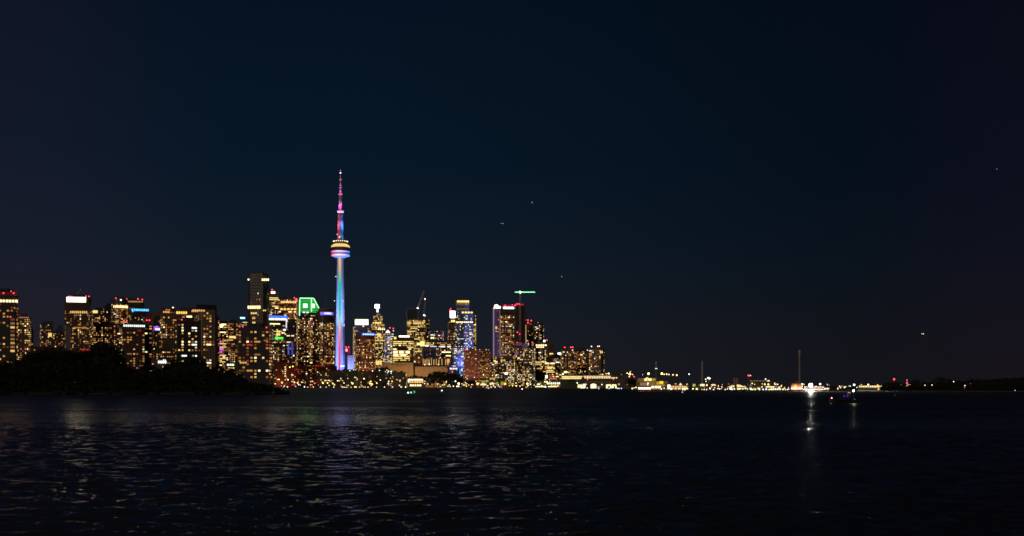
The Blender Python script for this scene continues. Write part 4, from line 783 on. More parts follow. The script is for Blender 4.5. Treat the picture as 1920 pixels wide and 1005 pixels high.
# ---------------------------------------------------------------- cranes
def lattice(b, p0, p1, w, n):
    p0, p1 = Vector(p0), Vector(p1); d = (p1 - p0).normalized(); u = d.orthogonal().normalized(); v = d.cross(u)
    cs = [(u*a + v*c)*w/2 for a, c in ((1,1),(1,-1),(-1,-1),(-1,1))]
    for c in cs: b.rod(p0 + c, p1 + c, w*.11, None, 4)
    for i in range(n):
        a0 = p0 + (p1 - p0)*i/n; a1 = p0 + (p1 - p0)*(i + 1)/n
        for k in range(4): b.rod(a0 + cs[k], a1 + cs[(k + 1) % 4], w*.07, None, 4)
def W(px, py, D): return Vector((PX(px, D), D, PZ(py, D)))
CRANE = plain('pale_crane_steel', (.55, .52, .50), .5)
def crane(label, D, base, top, jib0, jib1, extra=(), jm=None, wm=3.2, jw=2.6):
    o = W(*base, D); e = empty('tower_crane', o); tag(e, label, 'crane')
    b = MB(); lattice(b, (0, 0, 0), W(*top, D) - o, wm, 12); b.build('mast', CRANE, e)
    b = MB(); lattice(b, W(*jib0, D) - o, W(*jib1, D) - o, jw, 14); b.build('jib', CRANE, e)
    if jm: b = MB(); dn = Vector((0, -jw*.8, 0)); b.rod(W(*jib0, D) - o + dn, W(*jib1, D) - o + dn, .75, None, 6); b.build('jib_light', jm, e)
    b = MB(); t_ = W(*top, D) - o; b.box(t_.x - 2.2, t_.x + 2.2, -2, 2, t_.z - 2.4, t_.z + .6); b.build('cab', METAL, e)
    for px, py, r_, m in extra:
        b = MB(); b.ball(W(px, py, D) - o + Vector((0, -3, 0)), r_*D/F, 0); b.build('work_light', m, e)
crane('small crane with a tilted jib on top of the cream crowned tower', 1975, (143, 556.5), (143, 553), (143, 554), (152, 542), wm=2.6, jw=1.5)
crane('crane with a long steep jib rising from the glass screened construction tower', 2845, (783.5, 597), (783.5, 578), (783, 577), (795.5, 544.5), [(783.3, 578.6, 1.5, emis('crane_work_light', (.95, 1, .80), 5))])
crane('crane standing almost upright beside the steep jib crane', 2860, (795.5, 598), (795.8, 590), (795.6, 591), (797, 561), [(797, 560.8, 1.1, emis('crane_tip_light', (1, .85, .75), 3))], wm=2.6, jw=2.0)
crane('crane with a level jib outlined in bright green light above the unfinished tower', 2352, (975.2, 640), (975.2, 549.5), (965.5, 547.8), (1003, 547.8), [(975.3, 548, 1.9, emis('mint_work_light', (.72, 1, .82), 6))], jm=emis('green_jib_lights', (.25, 1, .42), 2.2), wm=2.6, jw=1.5)

# ---------------------------------------------------------------- stacks, masts and towers by the harbour
def stack(name, label, px, yt, D, r0, r1, c, extra=None):
    e = empty(name, (PX(px, D), D, GZ)); tag(e, label, 'tower')
    H = PZ(yt, D) - GZ
    b = MB(); b.lathe([(r0*1.3, 0), (r0, H*.08), (r1, H), (r1*.8, H), (r1*.8, H - 1)], 16); b.build('shaft', plain('shaft_surface', c, .8), e)
    if extra: extra(e, H, D)
    return e
def hearn(e, H, D):
    b = MB(); r = 4.4*D/6200
    b.lathe([(r*1.12, H*.82), (r*1.12, H + .6), (r*.9, H + .7)], 16); b.build('pale_top', plain('pale_stack_top', (.6, .6, .5)), e)
stack('power_station_chimney', 'very tall thin chimney with a paler top beside the white floodlight', 1499.2, 656.5, 6200, 4.6, 3.6, (.46, .43, .33), hearn)
stack('power_station_chimney', 'plain medium height chimney between the tall lamp row and the brown tower', 1316.6, 677, 3100, 3.0, 2.6, (.46, .46, .42))
def pod_tower(e, H, D):
    k = D/F
    b = MB(); b.lathe([(.9*k, H - .1), (1.9*k, H + 1.0*k), (2.2*k, H + 2.0*k), (1.0*k, H + 3.0*k)], 16); b.build('pod', plain('pod_wall', (.3, .26, .22)), e)
    b = MB(); b.lathe([(1.95*k, H + 1.1*k), (2.35*k, H + 1.9*k), (2.2*k, H + 2.2*k)], 16); b.build('pod_lights', emis('pod_warm_white', (1, .85, .72), 1.6), e)
    b = MB(); b.lathe([(1.0*k, H + 3.0*k), (1.0*k, H + 6*k), (1.2*k, H + 6.2*k), (1.2*k, H + 15*k), (.7*k, H + 15.2*k)], 12); b.build('upper_column', plain('grey_column', (.6, .58, .54)), e)
stack('slender_tower', 'slender brown tower with a small lit collar above the ferry terminal', 1230.4, 692.8, 1300, 1.0, .8, (.30, .20, .14), pod_tower)
def cap_lights(e, H, D):
    k = D/F
    b = MB(); b.ball((-.8*k, -2.2*k, H + .3*k), 2.0*k, sz=.7); b.build('lamp', emis('cream_lamp', (1, .92, .66), 3.2), e)
    b = MB(); b.ball((1.6*k, -2*k, H - .6*k), 1.4*k); b.build('lamp', emis('cream_lamp', (1, .92, .66), 3.2), e)
stack('brown_tower', 'short brown tower with cream lamps on its cap', 1328.6, 709, 1080, 1.2, 1.2, (.26, .13, .09), cap_lights)
e = empty('twin_silo', (PX(1379.6, 1000), 1000, GZ)); tag(e, 'pair of pinkish grey silos with dark caps between two glowing canopies', 'silo')
for dx in (-2.3, 2.3):
    k = 1000/F
    b = MB(); b.lathe([(2.2*k, 0), (2.2*k, PZ(708, 1000) - GZ)], 16, 0, dx*k); b.build('bin', plain('pinkish_silo', (.42, .30, .27)), e)
    b = MB(); b.lathe([(2.3*k, PZ(708, 1000) - GZ + .01), (2.1*k, PZ(706.3, 1000) - GZ), (.4*k, PZ(705.8, 1000) - GZ)], 16, 0, dx*k); b.build('cap', plain('dark_cap', (.05, .03, .03)), e)
def mast_red(label, px, py, D, reds, white=None):
    o = Vector((PX(px, D), D, GZ)); e = empty('beacon_mast', o); tag(e, label, 'mast'); k = D/F
    b = MB(); lattice(b, (0, 0, 0), (0, 0, PZ(py, D) - GZ), 1.6*k, 8); b.build('lattice', plain('red_mast_paint', (.3, .1, .1)), e)
    for x, y, r_ in reds:
        b = MB(); b.ball(((x - px)*k, -1.2*k, PZ(y, D) - GZ), r_*k); b.build('beacon', RED, e)
    if white:
        x, y, r_ = white; b = MB(); b.ball(((x - px)*k, -1.2*k, PZ(y, D) - GZ), r_*k); b.build('lamp', emis('rosy_lamp', (1, .7, .6), 2), e)
mast_red('mast with a twin red beacon beside the dim brown shed', 1404, 703, 1010, [(1403, 704, 1.2), (1405, 704, .9)], (1407, 704.2, .9))
mast_red('mast with one big red beacon over the dark trees', 1676, 710.5, 900, [(1676, 711, 1.6)])
mast_red('shorter mast with a red lamp below a pale tip', 1700.2, 711.5, 905, [(1700.3, 718.3, 1.2), (1700.2, 714.5, .5)], (1700, 712.3, .6))

# ---------------------------------------------------------------- lamps along the shore
ORD = 'first second third fourth fifth sixth seventh eighth ninth tenth eleventh twelfth thirteenth fourteenth fifteenth sixteenth seventeenth eighteenth nineteenth twentieth'.split()
def ordinal(i):
    if i < 20: return ORD[i]
    tens = {2: 'twenty', 3: 'thirty', 4: 'forty', 5: 'fifty', 6: 'sixty'}
    tenth = {3: 'thirtieth', 4: 'fortieth', 5: 'fiftieth', 6: 'sixtieth'}
    q, r_ = divmod(i + 1, 10)
    return tenth[q] if r_ == 0 else tens[q] + '-' + ORD[r_ - 1]
LC = {'w': ((1, .80, .44), 'warm white'), 'y': ((1, .70, .20), 'yellow'), 'o': ((1, .46, .16), 'orange'), 'g': ((.80, 1, .66), 'greenish white'), 'b': ((.62, .76, 1), 'bluish white'),
      'r': ((1, .05, .12), 'red'), 'p': ((1, .62, .62), 'pinkish white'), 'c': ((1, .95, .84), 'white')}
_lm = {}
def lamp(px, py, D, c='w', r=1.0, s=3.0, label=None, group=None, name='street_lamp'):
    k = D/F; z = PZ(py, D)
    if name == 'street_lamp': name = 'bollard_light' if z - GZ < 4*k else 'lamp_mast' if z - GZ > 14*k else name
    e = empty(name, (PX(px, D), D, GZ)); tag(e, label, 'lamp', group)
    rr_ = r*k*.8; h = max(z - GZ, rr_)
    key = ('l', round(rr_, 3), c, s)
    if key not in _lm:
        b = MB(); b.ball((0, 0, 0), rr_, 0, 10, 6); _lm[key] = b.mesh('lamp_head', emis('lamp_' + LC[c][1].replace(' ', '_'), LC[c][0], s, s > 20))
    link('lamp_head', _lm[key], e, (0, 0, h))
    b = MB(); b.rod((0, 0, 0), (0, 0, max(.1, h - rr_*.8)), .14*k if h > 4*rr_ else .3*k, None, 6); b.build('post', METAL, e)
    return e
def lamps(where, group, D, rows, more=None):
    if more:                                     # the many smaller lamps of this stretch
        n, p0, p1, q0, q1, cs, seed = more; r_ = random.Random(seed)
        rows = rows + [(r_.uniform(p0, p1), r_.uniform(q0, q1), r_.choice(cs), r_.uniform(.55, 1.05), r_.choice((1.2, 2.0, 3.0))) for _ in range(n)]
    rows = sorted(rows); cnt = {}
    tot = {}
    for q in rows: tot[q[2] if len(q) > 2 else 'w'] = tot.get(q[2] if len(q) > 2 else 'w', 0) + 1
    for q in rows:
        px, py = q[:2]; c = q[2] if len(q) > 2 else 'w'; r = q[3] if len(q) > 3 else 1.0; s = q[4] if len(q) > 4 else 3.0
        i = cnt.get(c, 0); cnt[c] = i + 1
        lab = (f'{ordinal(i)} {LC[c][1]} lamp from the left {where}' if tot[c] > 1 else f'only {LC[c][1]} lamp {where}')
        lamp(px, py, q[5] if len(q) > 5 else D, c, r, s, lab, group)
lamps('west of the ribbed quay block', 'lamps west of the ribbed quay block', 2170,
 [(488,714.5,'w',1.2),(493.5,714,'g',1.1),(499,714.3,'w',1.3),(484,719.5,'w',.6),(488,719.5,'w',1.0),(508,719.2,'y',1.2),(512,720.2,'y',1.5),(516,719.5,'y',1.2),(523,711.5,'w',1.4),(529,717.5,'o',1.9),(540,712,'g',1.4),(549.5,712,'w',.8),
  (552,717,'o',1.8),(558,718,'o',1.7),(560,721,'c',1.3),(565.5,716.5,'w',1.0),(568,717,'w',.7),(563,722,'g',.8),(533,724,'p',1.1),(539,725.4,'w',1.2),(548,721.7,'r',.8),(551,721.5,'r',.7),(571,725.3,'g',1.3),(582,721.5,'o',1.0),(585,721.5,'o',.8),(577,726,'w',.8),
  (530,696.2,'w',.8),(543.5,688.5,'y',1.5),(549,687,'y',1.6),(575,700.5,'w',1.3),(595.5,698,'y',1.0),(547,702.8,'w',1.0),(549,703,'w',.9)], (14, 518, 590, 708, 726, 'wyyor', 1))
lamps('below the dark terraced condos', 'lamps below the terraced condos', 2172,
 [(587.5,725.5,'w',1.0),(601,726,'w',1.0),(611.5,726,'w',.8),(626,726,'w',1.0),(604,716,'w',.7),(605.5,718,'y',1.9),(609.5,713.5,'y',1.3),(613,713.5,'y',.9),(614,718,'y',1.4),(618,714,'o',1.1),(624,719,'y',1.5),(627,721.3,'y',1.3),(617,722.5,'y',1.0),
  (633,714,'w',1.2),(636,714,'w',.9),(642.5,714,'w',.7),(645,718,'w',1.1),(639,709.5,'w',.8),(642.8,726.2,'w',.9),(645.5,726,'p',.9),(648,726,'w',.7),(650.5,726,'w',.8),(658,726.2,'w',.8),(661,719,'y',1.9),(659,717,'y',1.0),(653,722.5,'y',1.0),(665.3,726,'y',1.4),(668,726,'y',1.2),(674.5,726.3,'w',.9),(681,725.5,'p',.8),
  (665.5,707.5,'w',1.0),(670,710.5,'w',.8),(652,709.5,'w',.7),(682.5,710,'w',1.5),(695.5,715,'y',1.3),(694,719,'y',2.0),(697,719.5,'y',1.4),(696,723,'y',1.0),(706.5,718.3,'y',1.4),(690,726.4,'w',.9),(706,726.4,'p',.9),(721,726.4,'w',1.0),(736,726.2,'p',1.1),(729,715,'w',1.2),(728,719,'y',1.6),(735,715,'y',1.3),(749,722.5,'p',1.2),(752,726.4,'g',1.1),(760.5,726.4,'g',1.3),
  (656,695,'w',1.0),(663,693.2,'w',.9),(666,693.4,'w',.8),(681,694.5,'o',.9),(698.5,695.5,'c',1.1),(711.5,694.6,'w',1.0),(725.5,694,'w',.9),(728.4,696.4,'c',1.3),(733.5,696.4,'c',1.4),(726.5,699,'b',.9),(733.5,699.7,'g',.9)], (26, 586, 762, 700, 726, 'wwyyyo', 2))
lamps('between restaurant and curved canopy', 'lamps among the quay trees', 2168,
 [(796.5,715,'c',.8),(796,719.3,'c',1.0),(802,720,'c',.9),(820.8,720,'c',1.0),(837,715,'w',.9),(854,715,'g',1.6),(860,719.3,'w',2.2,6),(840,724,'y',1.1),(844,724.5,'y',1.1),(850,724,'g',1.1),(857,724.3,'w',1.6),(860,724.3,'w',1.4),(866,719.5,'o',1.0),(870.5,722.3,'o',1.3),(873.5,720.5,'o',1.0),(874.5,724,'y',1.1),(884.5,721.2,'c',.9),(883,725.8,'y',.8),
  (895.3,719.5,'o',2.1,6),(906.5,702.6,'y',1.3),(930.7,703,'w',1.2),(934,702.6,'c',.8),(947,720,'y',1.6),(920.8,726.3,'w',1.1),(914.5,723.4,'w',1.1),(925.3,723.4,'w',1.1),(934,723.5,'w',.8),(830,722,'g',.9),(833,721,'g',.9),(826,724.5,'y',.8)], (16, 797, 950, 714, 726, 'yyyogw', 3))
lamps('between curved canopy and unlit shed', 'lamps below the eastern condos', 2166,
 [(955,723.5,'y',.8),(961,723.5,'y',1.1),(968,723.5,'y',1.5),(975,724,'w',1.1),(967.5,718.3,'w',1.1),(988.6,719.3,'y',1.8,5),(994.6,720.5,'g',1.1),(989.5,723.6,'y',1.1),(983,712,'w',.8),(1009,720.5,'g',1.4),(1016,723,'g',1.0),(1022.6,726.2,'g',1.6),(1052,723.5,'w',1.3),(1059,723.3,'c',1.7),(1061.5,724,'c',1.3),(1055.5,728.6,'y',.9),(1044,700.5,'o',1.5),(1036,702,'o',1.0)], (18, 955, 1075, 706, 727, 'yyywo', 4))
lamps('before the hangar and ferry terminal', 'lamps before the hangar and ferry terminal', 1180,
 [(1122.5,728.8,'b',1.0),(1142.3,728.6,'b',1.1),(1157.5,729,'b',1.0),(1160.5,729,'b',1.1),(1165,729,'b',1.1),(1101,727.5,'g',.9),(1181,701.2,'y',2.4,6),(1182,696.8,'y',.9),(1176,699.5,'y',1.4),(1186,702.2,'o',1.2),(1180,706.2,'p',1.2),(1189,706.2,'r',1.6),(1189.5,711.2,'p',.7),(1185.5,728.4,'g',1.2,4,860),(1189,727.3,'y',.9,4,860),(1192.5,726.3,'y',1.2,4,860),
  (1240,729.2,'b',1.2,4,856),(1245.2,728,'g',.9,4,856),(1258.3,729.3,'b',1.4,4,856),(1280,731,'g',1.0,4,852),(1284,730.8,'g',1.0,4,852)])
lamps('in the high row over the arcade', 'high lamps over the ferry terminal', 1010,
 [(1216,700.6,'y',2.3,6),(1241,700.6,'y',2.3,6),(1245.3,701.8,'y',1.3),(1250,701.6,'y',1.6),(1254.2,702.2,'y',1.3),(1261.8,702.8,'y',1.5),(1269,703.4,'y',1.8),(1292,701.5,'c',1.4),(1205,702.8,'c',.6)])
lamps('between arcade and amber ferry boat', 'lamps on the crowded quay', 862,
 [(1299.3,729,'c',1.4),(1320.5,730.7,'y',1.2),(1325,731,'b',1.1),(1316,730.2,'y',.8),(1325.5,722.3,'y',1.2),(1323.2,711,'g',1.3),(1323.8,715,'g',1.0),(1337.5,721,'y',1.1),(1347,723.6,'w',1.1),(1340,727,'p',1.0),(1346,728.6,'p',1.2),(1349.3,729.3,'c',1.1),(1353.5,725.5,'w',1.0),(1338,731.2,'c',1.1),(1331,728.2,'p',1.2),(1360,731.3,'c',1.1),(1364,729.3,'c',1.0),
  (1371,728.8,'c',1.9),(1377,729.2,'c',1.3),(1372.7,731.3,'b',1.0),(1389,729,'c',1.0),(1393,729,'b',1.3),(1397.5,728.6,'y',1.3),(1410.2,718.9,'y',1.3),(1415,720.5,'w',.8),(1435.5,710.9,'c',1.3),(1434,720.5,'y',1.7),(1440.7,720.8,'y',2.0),(1429,725,'g',1.0),(1452.5,718.4,'c',.9),(1401.5,729.6,'w',1.0),(1408,730.9,'g',1.9),(1411.5,732,'g',1.2),(1416,730.8,'y',1.6),
  (1424,731.3,'w',1.5),(1431,731,'c',1.4),(1436.7,731.3,'b',1.8),(1441.5,731.8,'y',1.1),(1443.5,730.5,'y',1.0),(1447.5,732,'y',1.1),(1465,724,'y',1.3),(1461,726.3,'y',1.6),(1468,731,'y',1.6),(1470.5,728.5,'p',1.0),(1473,730.5,'p',1.2),(1476.5,732.3,'w',1.1),(1479,730,'p',1.3),(1482,730,'p',1.3)], (34, 1294, 1486, 719, 731, 'yyyoowrp', 5))
lamps('around the glaring white floodlight', 'lamps around the floodlight', 866,
 [(1491.5,720.2,'g',1.6),(1504,720,'g',1.5),(1507.3,720.6,'w',.9),(1504,723.6,'w',1.2),(1498.8,731.8,'w',1.4),(1503.3,730.6,'w',1.6),(1507.5,731,'w',1.3),(1512,731,'w',1.4),(1530,724.8,'w',1.3),(1537.8,720.2,'g',1.9,5),(1551,720.6,'b',.8),(1546.8,729,'y',1.3)], (18, 1488, 1556, 722, 731.5, 'yyowwr', 6))
k = 866/F; e = empty('floodlight', (PX(1520.3, 866), 866, GZ)); tag(e, 'glaring white floodlight, by far the brightest lamp on the shore', 'lamp'); z = PZ(722.2, 866) - GZ
b = MB(); b.rod((0, 0, z), (0, -.30, z), 2.6*k, None, 20); b.build('lamp_head', emis('floodlight_glass', (1, .97, .88), 4800.0, True), e)
b = MB(); b.rod((0, .03, z), (0, .75, z), 2.9*k, 1.2*k, 20); b.build('housing', METAL, e)
b = MB(); b.rod((0, .4, 0), (0, .4, z - .3), .14, None, 8); b.build('post', METAL, e)
lamps('on the point past the channel', 'lamps past the channel', 905,
 [(1571,729,'p',1.2),(1574.3,724.3,'w',1.3),(1576,727,'y',1.1),(1583,726.5,'g',1.2),(1584.5,725.3,'g',1.0),(1578.5,724,'w',.6),(1592,724,'c',.7),(1594.6,724,'c',.8),(1601.6,721.6,'g',2.0,5),(1606.5,726.3,'g',.9),(1615,721.2,'y',.8),(1628,721.2,'c',1.6),(1625,724,'o',1.1),(1652.5,724.2,'y',1.5),(1647.2,729.4,'o',1.5),(1660,721.8,'c',1.1),(1667.3,724.5,'c',1.0),(1671.8,726.5,'g',.7),
  (1675.7,722.4,'p',1.3),(1680,722,'r',1.1),(1684.5,722,'o',1.0),(1689,722.4,'y',1.9,5),(1696.3,725.2,'w',.8),(1700.4,724,'w',1.2),(1702.5,721.7,'o',.9),(1706.7,722.2,'w',2.0,5),(1711.5,723.8,'g',1.1),(1713.5,724.8,'g',.9),(1716,721.5,'c',.9),(1708,726.5,'g',.7)], (16, 1564, 1712, 722, 728, 'yyoowr', 7))
lamps('under the black eastern trees', 'lamps under the eastern trees', 742,
 [(1734.2,722.4,'w',1.0),(1747.5,722,'w',1.0),(1788,715.5,'c',1.0),(1809.3,723,'p',1.1),(1808.5,726,'p',.7,1.0),(1820,719,'p',.6,.5),(1903.3,732.4,'b',.8,2.0)])
lamp(141.2, 717.2, 505, 'g', .7, .5, 'faint pale lamp on the dark island shore', None, 'path_lamp')

# ---------------------------------------------------------------- trees
LEAF = plain('dark_leaves', (.018, .025, .014), .8, noise=.6, scale=.5)
BARK = plain('bark', (.09, .07, .05), .9)
def tree_meshes(seed):
    r_ = random.Random(seed)
    tb, cb = MB(), MB()
    tb.loft([[(ra*math.cos(2*math.pi*i/7) + ox, ra*math.sin(2*math.pi*i/7), z) for i in range(7)] for z, ra, ox in ((0, .035, 0), (.12, .026, .004), (.35, .02, .012), (.62, .010, 0))])
    cl = []
    for i in range(17):
        an, q = r_.uniform(0, 2*math.pi), r_.random()**.6
        z = r_.uniform(.28, .93); rad = .34*math.sin(math.pi*min(.97, (z - .12)/.9))**.7
        cl.append((q*rad*math.cos(an), q*rad*math.sin(an), z, r_.uniform(.07, .15)))
    for x, y, z, _ in cl[:9]: tb.rod((0, 0, max(.15, z*.55)), (x*.9, y*.9, z), .011, .004, 5)
    for x, y, z, s in cl:
        for j in range(105):
            v = Vector((r_.gauss(0, 1), r_.gauss(0, 1), r_.gauss(0, .8))).normalized()*s*r_.uniform(.45, 1.12)
            p = Vector((x, y, z)) + v
            n = Vector((r_.uniform(-1, 1), r_.uniform(-1, 1), r_.uniform(-.3, 1))).normalized(); u = n.orthogonal().normalized(); w_ = n.cross(u); a = r_.uniform(.014, .032)
            cb.add([p + u*a, p + w_*a*.6, p - u*a, p - w_*a*.6], [(0, 1, 2, 3)])
    return tb.mesh('trunk', BARK), cb.mesh('crown', LEAF)
TREES = [tree_meshes(i) for i in range(6)]
def tree(px, D, h, label, group, wid=1.0, z0=GZ):
    e = empty('tree', (PX(px, D), D, z0 - .1), rnd.uniform(0, 6.28)); tag(e, label, 'tree', group)
    tm, cm = TREES[rnd.randrange(len(TREES))]; s = (h*wid, h*wid, h)
    link('trunk', tm, e, scale=s); link('crown', cm, e, scale=s)
def prof(tab, px):
    for (a, ya), (b_, yb) in zip(tab, tab[1:]):
        if a <= px <= b_: return ya + (yb - ya)*(px - a)/(b_ - a)
    return tab[-1][1]
ti = 0
islx = [x + rnd.uniform(-5, 5) for x in range(-60, 470, 15)]
for i, px in enumerate(islx):
    D = rnd.uniform(520, 590); h = (PZ(prof(ISLAND, px) + rnd.uniform(-4, 7), D) - 1.6)/.97
    tree(px, D, h, f'{ordinal(i)} black tree from the left on the island shore', 'trees on the dark island', rnd.uniform(.6, 1.25), 1.6)
for i, px in enumerate((185, 203, 60, 96, 362, 120)):
    D = 560; tree(px, D, (PZ(prof(ISLAND, px) - 1, D) - 1.6)/.97, ('tall island tree making the highest hump of the black skyline', 'second tallest island tree just right of the highest hump', 'island tree under the gap beside the lined condo', 'island tree before the low brown block', 'round topped island tree below the speckled front tower', 'island tree left of the ribbed cream crowned tower')[i], 'trees on the dark island', 1.0, 1.6)
QT = [(764,708),(775,704),(790,706),(802,707),(815,698),(824,696.5),(838,699),(852,701),(862,704),(869,709)]
for i, px in enumerate((769, 777, 786, 797, 806, 814, 822, 830, 839, 848, 857, 866)):
    D = 2150 + 12*(i % 3) + 30; h = (PZ(prof(QT, px), D) - GZ)/.95; tree(px, D, h, f'{ordinal(i)} dark quay tree from the left in the clump before the long silo', 'trees before the silos', 1.25)
for i, (px, py) in enumerate(((876, 714), (882, 713), (889, 714), (986, 716), (1018, 716), (1076, 718), (590, 714), (630, 712), (680, 713), (722, 716), (938, 716))):
    D = 2185; tree(px, D, (PZ(py, D) - GZ)/.95, f'{ordinal(i)} small quay tree from the left standing alone between shore lamps', 'single quay trees', 1.2)
for i, (px, py) in enumerate(((1182, 711), (1187, 709), (1192, 712), (1196, 715))):
    D = 940; tree(px, D, (PZ(py, D) - GZ)/.95, f'{ordinal(i)} dark tree from the left in the clump beside the ferry terminal', 'trees beside the ferry terminal', 1.3)
ET = [(1650,723),(1658,718),(1668,716),(1690,717.5),(1700,721),(1710,715),(1716,712),(1722,716),(1730,713),(1741,719),(1750,714),(1760,708),(1768,706.5),(1777,709),(1786,714),(1800,714),(1830,711.5),(1860,711),(1900,709),(2010,707)]
ex = [1656, 1664, 1672, 1681, 1690, 1712, 1717, 1729, 1734, 1745] + list(range(1752, 2000, 9))
for i, px in enumerate(ex):
    D = rnd.uniform(775, 830); h = (PZ(prof(ET, px) + rnd.uniform(-1, 1.5), D) - GZ)/.95; tree(px, D, h, f'{ordinal(i)} black tree from the left on the far eastern shore', 'trees on the eastern shore', 1.35)
def scrub(name, label, pts, n, seed, zf):
    r_ = random.Random(seed); b = MB()
    for i in range(n):
        px, D, z = pts(r_); p = Vector((PX(px, D), D, zf + z)); n_ = Vector((r_.uniform(-1, 1), r_.uniform(-1, 1), r_.uniform(-.3, 1))).normalized(); u = n_.orthogonal().normalized(); w_ = n_.cross(u); a = r_.uniform(.35, .8)
        b.add([p + u*a, p + w_*a*.6, p - u*a, p - w_*a*.6], [(0, 1, 2, 3)])
    o = b.build(name, LEAF); tag(o, label, 'undergrowth', kind='stuff')
def isl_pt(r_):
    px = r_.uniform(-80, 528); D = r_.uniform(500, 560); hm = max(.4, PZ(prof(ISLAND, px), D) - 2); return px, D, hm*(.78 if px < 450 else .92)*r_.random()
scrub('undergrowth', 'dense black shrubs filling the island below its trees', isl_pt, 26000, 3, 1.2)
def east_pt(r_):
    px = r_.uniform(1652, 2040); D = r_.uniform(745, 800); hm = max(.6, PZ(prof(ET, px), D) - 1); return px, D, hm*.72*r_.random()
scrub('undergrowth', 'dense black shrubs below the trees of the eastern shore', east_pt, 15000, 4, GZ)

# ---------------------------------------------------------------- land and water
def land(name, pts, z, mat, label=None):
    b = MB(); b.loft([[(x, y, -3) for x, y in pts], [(x, y, z) for x, y in pts]]); o = b.build(name, mat); o['kind'] = 'structure'; return o
SOIL = plain('dark_ground', (.07, .065, .06), .9, scale=.05)
sh = [(-2500, 1120), (440, 1180), (514, 1250), (521, 1700), (532, 2160), (1000, 2160), (1040, 1900), (1062, 1400), (1150, 1250), (1178, 930), (1196, 855), (1330, 848), (1440, 848), (1556, 858), (1562, 1080), (1600, 1060), (1608, 860), (1680, 760), (1720, 722), (1920, 705), (2600, 660), (4200, 600)]
land('ground', [(PX(p, d), d) for p, d in sh] + [(60000, 60000), (-60000, 60000)], GZ, SOIL)
r_ = random.Random(5)
edge = [(px, 492 + 4*math.sin(px*.05) + r_.uniform(-2, 2)) for px in range(-500, 520, 8)] + [(527, 500), (536, 508), (543, 520), (538, 540)] + [(px, 640 + r_.uniform(-5, 5)) for px in range(515, -500, -30)]
P = [(PX(p, d), d) for p, d in edge]; cxm = sum(p[0] for p in P)/len(P); cym = 570
b = MB(); b.loft([[(x, y, -2) for x, y in P], [(x, y, .5 + .5*r_.random()) for x, y in P], [(x + (cxm - x)*.02, y + (cym - y)*.25, 1.7) for x, y in P]])
o = b.build('island', plain('island_soil', (.035, .035, .03), .95, scale=.3)); o['kind'] = 'structure'

